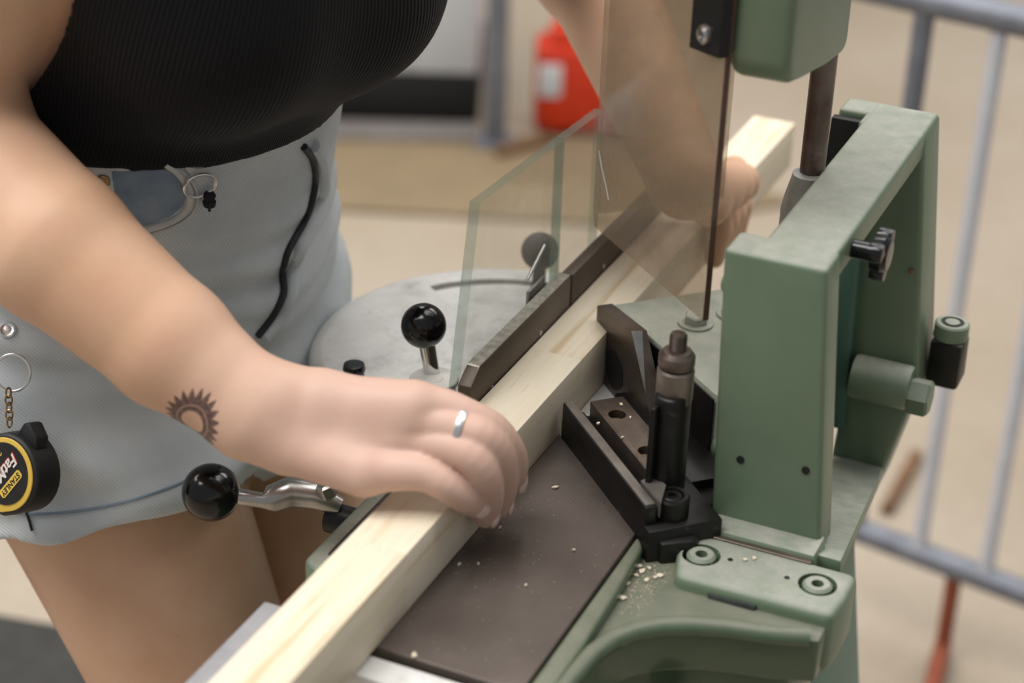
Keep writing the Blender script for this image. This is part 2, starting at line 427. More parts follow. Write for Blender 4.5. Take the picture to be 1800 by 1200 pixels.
hexa('frame_inner_rail', q(236, 246, 104, 115, -40), q(236, 246, 98, 110, 130), 'teal', mach, 1.5)
hexa('black_liner', q(252, 258, 82, 104, 70), q(252, 258, 84, 103, 136), 'hole', mach, 0.5)
box('front_liner', 80, 96, 112, 126, -6, 124, 'black', mach, 1)
hexa('frame_sill', [(52, 118, -9), (245, 104, -70), (245, 139, -70), (52, 162, -9)], [(52, 118, -0.5), (245, 104, -61), (245, 139, -61), (52, 161.5, -0.5)], 'green', mach, 1.5)
hexa('post_foot', q(43.5, 64, 96, 151, -6), q(45.5, 64, 98, 150, 2.5), 'green', mach, 1.0)
box('foot_shim', 42.0, 46, 99, 150, -5, 0.7, 'darksteel', mach, 0.3, 1)
for (v, z) in [(106.5, 35), (138, 38)]:
    lathe('tapped_hole', [(0, -1), (2.0, -1), (2.0, 0.5), (0, 0.5)], L(59.6, v, z), -Yu, 'hole', mach, 14)
for (v, z) in [(89.0, 118), (91.5, 31)]:
    lathe('side_plug', [(0, 0), (5, 0), (5, 4), (3.5, 5.5), (0, 5.5)], L(72, v + 3, z), -Xv, 'green', mach, 20)
# wing knob on the beam
kb = lathe('wing_knob', [(0, 0), (4.5, 0), (4.5, 9), (8.5, 10), (9, 15), (7, 17.5), (0, 18)], L(108, 136, 131), Xv, 'blackplastic', mach, 24)
for a in (35, 155, 275):
    ca, sa = math.cos(math.radians(a)), math.sin(math.radians(a))
    bm = bmesh.new(); add_lathe(bm, [(0, 9.2), (4.6, 9.6), (5.0, 13), (4.4, 16.2), (0, 17)], L(108 + 9 * ca, 136, 131 + 9 * sa), Xv, 16); finish(bm, 'knob_lobe', 'blackplastic', kb)
lathe('tapped_hole', [(0, 0), (1.6, 0), (1.6, 0.8), (0, 1)], L(242.2, 139, 62), -Yu, 'brass', mach, 12)
# pivot boss and clamp at the back of the frame
lathe('pivot_boss', [(0, 0), (12, 0), (12.5, 2), (12.5, 30), (11.5, 32), (0, 32)], L(236, 117, -4), Xv, 'green', mach, 32)
lathe('hex_nut', [(0, 32), (10, 32), (10.5, 33.5), (10.5, 42), (9, 43.5), (0, 43.5)], L(236, 117, -8), Xv, 'green', mach, 6, 20)
ck = hexa('clamp_block', q(258, 280, 152, 170, -12), q(256, 276, 152, 170, 17), 'black', mach, 2.5)
lathe('clamp_cap', [(0, 0), (9.5, 0), (9.5, 8), (8.6, 9), (6.4, 9), (6.4, 7.6), (4, 7.6), (4, 9.2), (0, 9.2)], L(266, 161, 17), Zax, 'green', ck, 28)
lathe('cap_ring', [(4.1, 8.0), (6.3, 8.0), (6.3, 8.3), (4.1, 8.3)], L(266, 161, 17), Zax, 'hole', ck, 28)

# ---- guide rod and socket, ram head
lathe('rod_socket', [(0, 40), (13, 40), (13, 118), (12, 124), (9.5, 134), (9, 137), (6.4, 137.5), (0, 137.5)], L(170, 97, 0), Zax, 'socketsteel', mach, 36)
lathe('guide_rod', [(0, 110), (6.2, 110), (6.2, 300), (0, 300)], L(172, 97, 0), Zax, 'rust', mach, 32)
prof = [(81, 360), (81, 224), (82.5, 218), (86, 213.5), (93, 210), (108, 207), (150, 200), (176, 197.5), (182, 199), (185, 204), (185, 360)]
bm = bmesh.new(); add_prism(bm, [L(u, 76.5, z) for u, z in prof], Xv * (28.0 * K3)); bmesh.ops.recalc_face_normals(bm, faces=bm.faces); bev(bm, 4.5, 4, ang=50)
finish(bm, 'ram_head', 'green', mach)
hexa('ram_arm', q(180, 300, 80, 97, 236), q(180, 300, 80, 97, 262), 'green', mach, 3)

# ---- V guard of smoked plastic hanging from the head
def kp(K, s, z): return L((K - s) / 2, (K + s) / 2, z)     # 45-degree axes: K = u+v, s = v-u
N45 = Vector((1, 1, 0)).normalized()                       # direction of growing K in local xy
T45 = Vector((1, -1, 0)).normalized()                      # direction of growing s
def plate45(name, outline, K, thick, mats, parent, side=1):
    bm = bmesh.new(); add_prism(bm, [kp(K, s, z) for s, z in outline], N45 * (thick * K3), side)
    bm.normal_update()
    for f in bm.faces:
        if abs(f.normal.z) > 0.3 or f.normal.dot(T45) < -0.5: f.material_index = 0
    return finish(bm, name, mats, parent, 30, False)
plate45('clear_shield', [(0.5, 93.5), (0.5, 340), (-187, 340), (-187, 92), (-183, 85)], 153.5, 3.0, ['shield', 'shieldedge'], mach)
def mp(Dk, s2, z): return L((s2 + Dk) / 2, (s2 - Dk) / 2, z)  # Dk = u-v, s2 = u+v
bm = bmesh.new(); add_prism(bm, [mp(188, s2, z) for s2, z in [(160, 90), (160, 340), (262, 340), (262, 90)]], Vector((-1, 1, 0)).normalized() * (3 * K3), 0)
finish(bm, 'clear_shield', ['shield', 'shieldedge'], mach, 30, False)
bk = plate45('shield_bracket', [(1.5, 223), (1.5, 340), (-39, 340), (-39, 218.5)], 148.0, 5.2, ['hole', 'hole'], mach, 0)
lathe('bracket_screw', [(0, 0), (4.6, 0), (4.4, 1.6), (3.2, 2.8), (1.8, 3.0), (1.8, 2.0), (0, 2.0)], kp(148, -18, 229.5), -N45, 'brightsteel', bk, 20)

# ---- round angle plate
CX, CY, RP = 168.7, -63.7, 108.5
pl = lathe('angle_plate', [(0, -18), (RP - 4, -18), (RP, -12), (RP, -6), (RP - 2, -3), (RP - 7, -1.0), (RP - 8, -0.6), (0, -0.6)], L(CX, CY, 0), Zax, 'aluminium', mach, 120, 50)
bm = bmesh.new()
sl = []
for i in range(25):
    a = math.radians(-128 + 62 * i / 24); sl.append((CX + 80 * math.cos(a + math.pi / 2), CY + 80 * math.sin(a + math.pi / 2)))
A_ = math.atan2(-129.8 - CY, 214.9 - CX); B_ = math.atan2(-75 - CY, 262 - CX)
inn = [(CX + 81 * math.cos(A_ + (B_ - A_) * i / 24), CY + 81 * math.sin(A_ + (B_ - A_) * i / 24)) for i in range(25)]
out = [(CX + 88 * math.cos(A_ + (B_ - A_) * i / 24), CY + 88 * math.sin(A_ + (B_ - A_) * i / 24)) for i in range(25)]
add_prism(bm, [L(u, v, -9) for u, v in inn + out[::-1]], Vector((0, 0, 12 * K3)))
cut(pl, [finish(bm, 'cutter', 'hole', mach)])
bm = bmesh.new(); add_prism(bm, [L(u, v, -8.9) for u, v in inn + out[::-1]], Vector((0, 0, 0.5 * K3))); finish(bm, 'slot_floor', 'hole', pl)

# ---- fence bars and their glass guards
def vface(name, pts, v0, thick, mats, parent, side=0, r=0):
    bm = bmesh.new(); add_prism(bm, [L(u, v0, z) for u, z in pts], Xv * (thick * K3), side)
    bmesh.ops.recalc_face_normals(bm, faces=bm.faces)
    if r: bev(bm, r, 2)
    return finish(bm, name, mats, parent, 30, r > 0)
f1 = vface('fence_bar', [(50, 1), (50, 43), (60, 50), (175.5, 50), (175.5, 1)], -36.5, 7.3, ['fence'], mach, 0, 0.6)
f2 = vface('fence_bar', [(178, 1), (178, 49), (330, 49), (330, 1)], -36.0, 6.8, ['fence'], mach, 0, 0.6)
M['fencetop'] = simple('scraped_steel', (132, 128, 118), (176, 172, 160), rough=0.45, metal=0.5, nscale=180)
vface('fence_cap', [(51, 43.4), (60.4, 50.3), (175.2, 50.3), (175.2, 49.4), (60.8, 49.4), (52, 43)], -36.2, 6.6, ['fencetop'], f1)
for u, z in [(76, 30), (136, 33)]:
    lathe('fence_pin', [(0, 0), (1.7, 0), (1.6, 0.5), (0, 0.6)], L(u, -29.5, z), Xv, 'brightsteel', f1, 12)
lathe('fence_pin', [(0, 0), (1.5, 0), (1.4, 0.5), (0, 0.6)], L(225, -29.5, 34), Xv, 'brightsteel', f2, 12)
vface('glass_guard', [(50, 26), (72.5, 131), (175.6, 126.5), (175.6, 26)], -42.6, 5.6, ['glass', 'glassedge'], mach, 1)
vface('glass_guard', [(177, 26), (177, 126.5), (232, 124), (232, 26)], -42.6, 5.6, ['glass', 'glassedge'], mach, 1)
box('guard_clip', 150, 172, -44.5, -42.6, 22, 48, 'brightsteel', mach, 0.5)
tube('guard_wire', [L(150, -44, 55), L(160, -44, 60), L(172, -44, 66)], 0.9 * K3, 'chrome', mach, 8)

# ---- clamp lever with ball on the angle plate
hub = lathe('clamp_hub', [(0, -1), (11.5, -1), (11.5, 13.5), (12.8, 14), (12.8, 15.4), (12.4, 15.8), (4, 15.6), (2.6, 16.2), (0, 16.2)], L(93.7, -70.7, 0), Zax, 'black', mach, 40)
lathe('hub_cap', [(0, 15.7), (12.5, 15.7), (12.5, 16.1), (12.1, 16.5), (5, 16.2), (4.6, 16.6), (2, 16.9), (0, 16.6)], L(93.7, -70.7, 0), Zax, 'white', hub, 40)
b0 = L(99, -73, 8); b1 = L(98.5, -79.4, 42.7); ax = (b1 - b0).normalized(); ln = (b1 - b0).length / K3
lathe('lever_stem', [(0, 0), (4.0, 0), (4.4, ln - 10), (4.4, ln)], b0, ax, 'chrome', hub, 24)
lathe('lever_ball', ball_prof(11.9, 20), b1, ax, 'blackplastic', hub, 32)
# back knob in the slot and short knob by the hand
lathe('locking_knob', [(0, -2), (4, -2), (4, 12)] + ball_prof(11.2, 14, -70, 90, 22), L(250, -79, 0), Zax, 'knobgrip', mach, 28)
lathe('stop_knob', [(0, -1), (5.5, -1), (5.5, 9), (6.2, 11), (5.5, 13.5), (0, 14)], L(92, -117, 0), Zax, 'blackplastic', mach, 24)
# ---- lever at the left with the big ball
l0 = np.array(on_ := (14.0, -88.0, -22.0))
base_p = L(16, -70, -24); ballc = L(-11.4, -141.7, -15); dirv = (base_p - ballc).normalized()
lv = lathe('lever_pivot', [(0, -10), (8, -10), (8, 22), (6, 24), (0, 24)], L(16, -80, -30), Xv, 'black', mach, 24)
pts = [ballc + dirv * (14 * K3), ballc + dirv * (26 * K3), ballc + dirv * (30 * K3) + Vector((0, 0, 1.5 * K3)), L(8, -108, -16), L(12, -96, -17), L(16, -84, -22)]
tube('lever_arm', pts, [4 * K3, 4 * K3, 7 * K3, 8 * K3, 7 * K3, 4.5 * K3], 'brightsteel', lv, 20)
lathe('lever_ball', ball_prof(14.6, 22), ballc, dirv, 'blackplastic', lv, 40)
lathe('lever_bolt', [(0, 0), (5, 0), (5, 6), (3.5, 7), (0, 7)], L(12, -88, -14), Vector((-0.3, -0.2, 1)), 'brightsteel', lv, 6)

M['sleevesteel'] = simple('worn_grey_steel', (112, 102, 94), (146, 134, 124), rough=0.36, metal=0.5, nscale=60, bump=0.08)
M['edgesteel'] = simple('rubbed_steel_edge', (104, 98, 92), (130, 124, 116), rough=0.4, metal=0.4, nscale=60)
# ---- knife carriage at 45 degrees
def kbox(name, K0, K1, s0, s1, z0, z1, mat, parent, r=0.6):
    bm = bmesh.new(); add_prism(bm, [kp(K0, s0, z0), kp(K1, s0, z0), kp(K1, s1, z0), kp(K0, s1, z0)], Vector((0, 0, (z1 - z0) * K3)))
    bmesh.ops.recalc_face_normals(bm, faces=bm.faces); bev(bm, r, 2)
    return finish(bm, name, mat, parent)
kbox('carriage_base', 96, 150, -94, 60, -30, 10, 'black', mach, 1)
kbox('carriage_rear', 149, 182, -120, 10, -30, 9, 'black', mach, 1)
kbox('carriage_edge', 96.2, 105, -93.5, 52, 2, 20.0, 'black', mach, 1.0)
kbox('carriage_strip', 97, 104, -93, 50, 19.6, 20.8, 'edgesteel', mach, 0.3)
kbox('carriage_step', 105, 113, -93, 20, 2, 13, 'black', mach, 0.5)
gp = kbox('gib_plate', 116, 142, -90, 16, 8, 20, 'darksteel', mach, 0.8)
cut(gp, [lathe('cutter', [(0, 12), (4.6, 12), (4.6, 26), (0, 26)], kp(127, s, 0), Zax, 'hole', mach, 20) for s in (-66, -14)])
for s in (-66, -14):
    lathe('gib_screw', [(0, 11.5), (4.4, 11.5), (4.4, 16), (2.2, 16.4), (2.2, 13), (0, 13)], kp(127, s, 0), Zax, 'hole', gp, 20)
    ch = lathe('gib_screw_head', [(0, 16), (3.0, 16), (2.6, 16.8), (0, 16.8)], kp(127, s, 0), Zax, 'brass', gp, 10)
bm = bmesh.new(); add_prism(bm, [kp(105, 24, 14), kp(117, 20, 14), kp(119, 34, 14), kp(106, 54, 14)], Vector((0, 0, 8 * K3))); finish(bm, 'bright_wedge', 'edgesteel', mach)
kn = plate45('notching_knife', [(-177, -6), (-177, 40), (-168, 41), (-114, 46), (-64, 4), (-64, -6)], 157, 8.5, ['darksteel', 'brightsteel'], mach, 0)
lathe('knife_bore', [(0, -3), (11, -3), (11, 0.5), (9.5, 0.8), (0, 0.3)], kp(157, -139, 15), -N45, 'hole', kn, 28)
bm = bmesh.new(); add_prism(bm, [kp(157.1, -115, 46.3), kp(165.3, -113.5, 46.0), kp(157.1, -84, 21)], Vector((0, 0, 0.5 * K3))); finish(bm, 'knife_bevel', 'brightsteel', kn)
# mirrored knife on the far side
bm = bmesh.new(); add_prism(bm, [mp(177, s2, z) for s2, z in [(158, -6), (158, 30), (220, 30), (268, 4), (268, -6)]], Vector((-1, 1, 0)).normalized() * (-8 * K3)); finish(bm, 'notching_knife', 'darksteel', mach)
cb = prism('knife_clamp_block', [(171.5, -2.5), (104, 78), (100, 94), (250, 94), (250, 76)], 2, 40.5, ['hammer'], mach, 1.0)
bm = bmesh.new(); add_prism(bm, [kp(168.2, -173, 2), kp(169.4, -173, 2), kp(180.8, -24, 2), kp(179.6, -24, 2)], Vector((0, 0, 36.5 * K3))); finish(bm, 'clamp_block_shade', 'black', cb)  # near-black facing paints the shade on the block's front side
for (u, v) in [(170.5, 44.5), (190, 59)]:
    lathe('washer', [(0, 40.4), (9.4, 40.4), (9.4, 41.6), (9, 41.9), (0, 41.9)], L(u, v, 0), Zax, 'hammer', cb, 32)
    lathe('hex_bolt', [(0, 41.8), (6.6, 41.8), (6.6, 45.6), (5.8, 46.3), (0, 46.3)], L(u, v, 0), Zax, 'hammer', cb, 6, 20)
prism('carriage_body', [(32, 70), (64, 63), (104, 79), (104, 92), (60, 94), (46, 97), (30, 97), (20, 84)], -30, 4, 'black', mach, 1.5)
# adjusting stop post
SU, SV = 56, 72.5
kc = prism('stop_post', [(44, 72), (44, 77), (50, 80), (62, 80), (66, 74), (62, 66), (54, 64.5), (46, 66)], 0, 66, 'black', mach, 2, 3)
box('stop_rib', 40, 50, 66.5, 69.5, 0, 62, 'black', kc, 1.0)
lathe('stop_sleeve', [(0, 60), (8.2, 60), (8.8, 61.5), (8.8, 76.5), (8.0, 77.6), (6.5, 77.8), (0, 77.8)], L(SU, SV, 0), Zax, 'sleevesteel', kc, 36)
lathe('knurled_nut', [(0, 78.6), (8.2, 78.6), (8.6, 79.2), (8.6, 84.0), (8.2, 84.6), (6.6, 86.6), (4.5, 87.0), (0, 87)], L(SU, SV, 0), Zax, 'rust', kc, 36)
thr = [(0, 86.5)]
for i in range(7): thr += [(4.2, 86.6 + i * 1.1), (3.8, 87.15 + i * 1.1)]
thr += [(4.1, 94.3), (3.4, 95.4), (0, 95.6)]
lathe('threaded_stud', thr, L(SU, SV, 0), Zax, 'darksteel', kc, 24, 20)
fc = lathe('clamp_barrel', [(0, -14), (8.4, -14), (8.4, 19.5), (7.6, 20.6), (5.6, 20.6), (5.6, 17.5), (0, 17.5)], L(38, 81.5, 0), Zax, 'black', mach, 32)
lathe('barrel_screw', [(0, 17.4), (4.9, 17.4), (4.9, 19.8), (4.3, 20.3), (2.3, 20.3), (2.3, 18.4), (0, 18.4)], L(38, 81.5, 0), Zax, 'black', fc, 20)
box('barrel_plate', 24, 46, 76, 93, -16, -12, 'darksteel', fc, 0.8)

# ================================================================== BATTEN
wt = empty('wooden_batten', toworld(W(0, 0, 0)), rz)
tag(wt, 'long pale pine batten lying on the saw table under the hand', 'wood')
def LW(u, v, z): return Vector((v * K3, u * K3, z * K3))
# finger-jointed lengths glued end to end; the V notch that the knife is cutting sits on the right side
NOTCH = [(179, 0), (168.5, -10.3), (157.6, 0)]
ends = [-420, -262, -76, 122, 318, 497]
for a, b in zip(ends, ends[1:]):
    bm = bmesh.new()
    nt_ = [p for p in NOTCH if a < p[0] < b]
    add_prism(bm, [LW(u, v, 0.2) for u, v in [(a, -28.7), (b, -28.7), (b, 0)] + nt_ + [(a, 0)]], Vector((0, 0, 31 * K3)))
    bmesh.ops.recalc_face_normals(bm, faces=bm.faces)
    bev(bm, 0.5, 2, [e for e in bm.edges if abs((e.verts[0].co - e.verts[1].co).normalized().y) > 0.9 or (abs(e.verts[0].co.y - a * K3) > 1e-5 and abs(e.verts[0].co.y - b * K3) > 1e-5)])
    finish(bm, 'glued_length', 'pine', wt)

# ================================================================== PERSON
F32 = np.float32
def v3(*a): return np.array(a, float)
def rcone(P, a, b, ra, rb):
    a = np.asarray(a, F32); b = np.asarray(b, F32); ba = b - a; pa = P - a
    t = np.clip((pa @ ba) / float(ba @ ba), 0, 1)
    d = pa - t[..., None] * ba
    return np.sqrt((d * d).sum(-1)) - (ra + (rb - ra) * t)
def econe(P, a, b, e1, e2, ra, rb):
    """elliptic tapered limb; ra, rb = (r along e1, r along e2)"""
    a = np.asarray(a, F32); b = np.asarray(b, F32); ba = b - a; pa = P - a
    t = np.clip((pa @ ba) / float(ba @ ba), 0, 1); d = pa - t[..., None] * ba
    e1 = np.asarray(e1, F32); e2 = np.asarray(e2, F32)
    x = d @ e1; y = d @ e2; rest2 = np.maximum((d * d).sum(-1) - x * x - y * y, 0)
    r1 = ra[0] + (rb[0] - ra[0]) * t; r2 = ra[1] + (rb[1] - ra[1]) * t
    mn = np.minimum(r1, r2)
    k = np.sqrt((x / r1) ** 2 + (y / r2) ** 2 + rest2 / (mn * mn))
    return (k - 1) * mn
def smin(a, b, k):
    h = np.clip(0.5 + 0.5 * (b - a) / k, 0, 1)
    return b + (a - b) * h - k * h * (1 - h)
def sphere(P, c, r): return np.sqrt(((P - np.asarray(c, F32)) ** 2).sum(-1)) - r

def grid(lo, hi, h):
    n = [int(math.ceil((b - a) / h)) + 1 for a, b in zip(lo, hi)]
    ax = [np.asarray(a + h * np.arange(k), F32) for a, k in zip(lo, n)]
    return np.stack(np.meshgrid(*ax, indexing='ij'), -1)

def surface_nets(D, lo, h):
    """naive surface nets -> verts (n,3), quads (m,4)"""
    n0, n1, n2 = D.shape
    c = [D[i:n0 - 1 + i, j:n1 - 1 + j, k:n2 - 1 + k] for i in (0, 1) for j in (0, 1) for k in (0, 1)]
    neg = sum((x < 0).astype(np.int8) for x in c)
    act = (neg > 0) & (neg < 8)
    idx = -np.ones(act.shape, np.int64); ai = np.argwhere(act); idx[act] = np.arange(len(ai))
    cv = np.stack([x[act] for x in c], -1)
    off = np.array([(i, j, k) for i in (0, 1) for j in (0, 1) for k in (0, 1)], float)
    acc = np.zeros((len(ai), 3)); cnt = np.zeros(len(ai))
    for a in range(8):
        for b in range(a + 1, 8):
            if abs(off[a] - off[b]).sum() != 1: continue
            va, vb = cv[:, a], cv[:, b]; m = (va < 0) != (vb < 0)
            t = np.where(m, va / np.where(m, va - vb, 1), 0)
            p = off[a] + (off[b] - off[a]) * t[:, None]
            acc += np.where(m[:, None], p, 0); cnt += m
    V = (ai + acc / cnt[:, None]) * h + np.asarray(lo)
    quads = []
    S_ = D < 0
    for ax in range(3):
        sl0 = [slice(1, -1)] * 3; sl0[ax] = slice(0, -1); sl1 = [slice(1, -1)] * 3; sl1[ax] = slice(1, None)
        A = S_[tuple(sl0)]; B = S_[tuple(sl1)]
        e = np.argwhere(A != B)
        if not len(e): continue
        fl = A[A != B]
        base = e.copy()
        o1 = [i for i in range(3) if i != ax]
        for i in o1: base[:, i] += 1
        def cell(d1, d2):
            q_ = base.copy(); q_[:, o1[0]] -= d1; q_[:, o1[1]] -= d2
            return idx[q_[:, 0], q_[:, 1], q_[:, 2]]
        Q = np.stack([cell(0, 0), cell(1, 0), cell(1, 1), cell(0, 1)], -1)
        flip = ~fl if ax != 1 else fl
        Q = np.where(flip[:, None], Q[:, ::-1], Q)
        quads.append(Q)
    Q = np.concatenate(quads); Q = Q[(Q >= 0).all(1)]
    return V, Q

def nets_of(fn, lo, hi, h, B=4, slack=1.7):
    """surface nets evaluated only in blocks of B^3 samples near the surface"""
    n = [int(math.ceil(((b - a) / h + 1) / B)) for a, b in zip(lo, hi)]
    cax = [np.asarray(a + h * (B * np.arange(k) + (B - 1) / 2), F32) for a, k in zip(lo, n)]
    Dc = fn(np.stack(np.meshgrid(*cax, indexing='ij'), -1))
    near = np.abs(Dc) < B * h * slack
    D = np.repeat(np.repeat(np.repeat(Dc, B, 0), B, 1), B, 2).astype(F32)
    m = np.repeat(np.repeat(np.repeat(near, B, 0), B, 1), B, 2)
    ii = np.argwhere(m)
    Pn = (ii * h + np.asarray(lo)).astype(F32)
    D[m] = fn(Pn)
    return surface_nets(D, lo, h)

def relax(V, Q, it=2, lam=0.5):
    E_ = np.concatenate([Q[:, [0, 1]], Q[:, [1, 2]], Q[:, [2, 3]], Q[:, [3, 0]]])
    for _ in range(it):
        s_ = np.zeros_like(V); n_ = np.zeros(len(V))
        np.add.at(s_, E_[:, 0], V[E_[:, 1]]); np.add.at(s_, E_[:, 1], V[E_[:, 0]])
        np.add.at(n_, E_[:, 0], 1); np.add.at(n_, E_[:, 1], 1)
        V = V + lam * (s_ / np.maximum(n_, 1)[:, None] - V)
    return V

def mesh_obj(name, parts, mat, parent, ploc):
    """parts: list of (V,Q) in drawing units -> one mesh object under parent"""
    vs_, fs_ = [], []; k = 0
    for V, Q in parts:
        vs_.append(V); fs_.append(Q + k); k += len(V)
    V = np.concatenate(vs_) * K3 + np.array([0, 0, TABLE_H]) - np.array(ploc); Q = np.concatenate(fs_)
    me = bpy.data.meshes.new(name)
    me.vertices.add(len(V)); me.vertices.foreach_set('co', V.astype(F32).ravel())
    me.loops.add(Q.size); me.loops.foreach_set('vertex_index', Q.astype(np.int32).ravel())
    me.polygons.add(len(Q)); me.polygons.foreach_set('loop_start', np.arange(0, Q.size, 4, dtype=np.int32))
    me.update(calc_edges=True); me.validate()
    me.polygons.foreach_set('use_smooth', np.ones(len(me.polygons), bool))
    me.materials.append(mat); me.update()
    o = bpy.data.objects.new(name, me); COL.objects.link(o); o.parent = parent
    return o

# ---- skeleton (drawing units, table top z = 0)
A0 = math.radians(40)
FD = v3(math.cos(A0), -math.sin(A0), 0); RG = v3(-math.sin(A0), -math.cos(A0), 0); ZU = v3(0, 0, 1)
RH = v3(-243, -27, -9); LH = RH - RG * 122 + v3(-24, 44, 0)
PC = RH - RG * 60 - FD * 9
WC = PC + ZU * 115 + FD * 18
CC = WC + FD * 70 + ZU * 168
NB = CC + FD * 50 + ZU * 95
HD = NB + FD * 62 + ZU * 80
RSH = v3(-188, -112, 352); LSH = CC - RG * 108 + ZU * 70 + FD * 10
RK = v3(-128, -106, -285); LK = Pd(590, 1310, 1.21)
RA = v3(-205, 10, FLOOR + 60); LA = v3(-110, 190, FLOOR + 60)
REL = Pd(-150, 185, 0.915); RW = Pd(452, 722, 0.873)
# torso
def torso(P):
    d = econe(P, PC - ZU * 25, PC + ZU * 45, RG, FD, (124, 90), (112, 84))
    d = smin(d, econe(P, PC + ZU * 45, WC, RG, FD, (108, 80), (94, 72)), 25)
    ax = (CC - WC) / np.linalg.norm(CC - WC); fd = np.cross(ax, RG); fd = fd / np.linalg.norm(fd); fd = fd * np.sign(fd @ FD)
    d = smin(d, econe(P, WC, CC, RG, fd, (93, 70), (104, 80)), 30)
    d = smin(d, econe(P, CC, NB - ZU * 15, RG, fd, (106, 78), (66, 58)), 25)
    return d, ax, fd
_, TAX, TFD = torso(np.zeros((1, 3), F32))
BUST = [CC + TFD * 53 + RG * s_ * 36 - TAX * 42 for s_ in (1, -1)]
def bust(P, d):
    for b_ in BUST: d = smin(d, sphere(P, b_, 52), 30)
    return d
def legs(P):
    d = smin(rcone(P, RH, RK, 74, 45), rcone(P, RK, RA, 43, 27), 10)
    d2 = smin(rcone(P, LH, LK, 74, 45), rcone(P, LK, LA, 43, 27), 10)
    for A_f, s_ in ((RA, 1), (LA, 1)):
        f_ = rcone(P, v3(A_f[0], A_f[1], FLOOR + 28) - FD * 20, v3(A_f[0], A_f[1], FLOOR + 16) + FD * 120, 27, 15)
        if A_f is RA: d = smin(d, f_, 14)
        else: d2 = smin(d2, f_, 14)
    return np.minimum(d, d2)

VIEWP = -FW        # not used for shape, only the wrist's flat direction below
# ---- right arm and hand
HJ = dict(
    pinky=[(640, 828, 48), (698, 827, 50), (746, 832, 50), (784, 851, 46), (815, 873, 38), (836, 888, 29)],
    ring=[(688, 776, 57), (742, 776, 59), (790, 785, 60), (830, 804, 57), (851, 836, 47), (858, 872, 30), (853, 905, 16)],
    middle=[(714, 739, 66), (764, 744, 67), (808, 755, 66), (847, 769, 63), (874, 799, 52), (884, 842, 32), (877, 887, 14)],
    index=[(728, 712, 73), (778, 717, 72), (825, 735, 68), (863, 754, 62), (888, 782, 52), (902, 812, 38), (902, 845, 22)])
HR = dict(pinky=(10.5, 9.3, 8.2, 7.7, 7.2, 6.0), ring=(10.5, 9.2, 8.5, 8.3, 7.9, 7.4, 6.2), middle=(10.5, 9.4, 8.7, 8.5, 8.1, 7.5, 6.4), index=(10.2, 9.2, 8.5, 8.2, 7.8, 7.2, 6.2))
MET = dict(pinky=(505, 782, 54, 12.5), ring=(500, 755, 58, 12.5), middle=(505, 727, 63, 13), index=(512, 702, 69, 13))
HP = {k: [Pz(*p) for p in L_] for k, L_ in HJ.items()}
def spline(pts, n=6):
    out = []; m = len(pts)
    for i in range(m - 1):
        p0, p1, p2, p3 = [np.array(pts[max(0, min(m - 1, i + k))], float) for k in (-1, 0, 1, 2)]
        for j in range(n):
            t_ = j / n
            out.append(0.5 * ((2 * p1) + (-p0 + p2) * t_ + (2 * p0 - 5 * p1 + 4 * p2 - p3) * t_ ** 2 + (-p0 + 3 * p1 - 3 * p2 + p3) * t_ ** 3))
    out.append(np.array(pts[-1], float)); return out
FSPL = {k: [(p[:3], p[3]) for p in spline([np.append(a_, r_) for a_, r_ in zip(HP[k], HR[k])], 3)] for k in HP}
armdir = (RW - REL) / np.linalg.norm(RW - REL)
ARM_E1 = np.cross(armdir, FW); ARM_E1 /= np.linalg.norm(ARM_E1); ARM_E2 = np.cross(armdir, ARM_E1)
def right_arm(P, hand=True):
    m1 = Pd(97, 432, 0.888); m2 = Pd(300, 606, 0.879)
    d = econe(P, REL, m1, ARM_E1, ARM_E2, (38, 36), (35, 33))
    d = smin(d, econe(P, m1, m2, ARM_E1, ARM_E2, (35, 33), (28.8, 25.5)), 6)
    d = smin(d, econe(P, m2, RW, ARM_E1, ARM_E2, (28.8, 25.5), (21.5, 17.5)), 6)
    d = smin(d, rcone(P, REL, RSH, 40, 46), 14)
    d = smin(d, sphere(P, Pd(-60, 235, 0.93), 30), 20)
    if not hand: return d
    palm = None
    for k in ('pinky', 'ring', 'middle', 'index'):
        x, y, z, r = MET[k]
        c_ = rcone(P, Pz(x, y, z), HP[k][0], r, HR[k][0] + 1.2)
        palm = c_ if palm is None else smin(palm, c_, 7)
    palm = smin(palm, econe(P, RW, Pz(520, 738, 62), ARM_E1, ARM_E2, (21.5, 17), (24, 15)), 10)
    # thumb tucked on the far side
    th = smin(rcone(P, Pz(520, 705, 62), Pz(610, 700, 52), 14, 11), rcone(P, Pz(610, 700, 52), Pz(690, 706, 44), 10.5, 8), 3)
    palm = smin(palm, th, 5)
    fing = None
    for k in ('pinky', 'ring', 'middle', 'index'):
        f_ = None
        for (p0, r0), (p1, r1) in zip(FSPL[k], FSPL[k][1:]):
            c_ = rcone(P, p0, p1, r0, r1); f_ = c_ if f_ is None else np.minimum(f_, c_)
        fing = f_ if fing is None else smin(fing, f_, 0.7)
    d = smin(d, palm, 10)
    return smin(d, fing, 3.0)
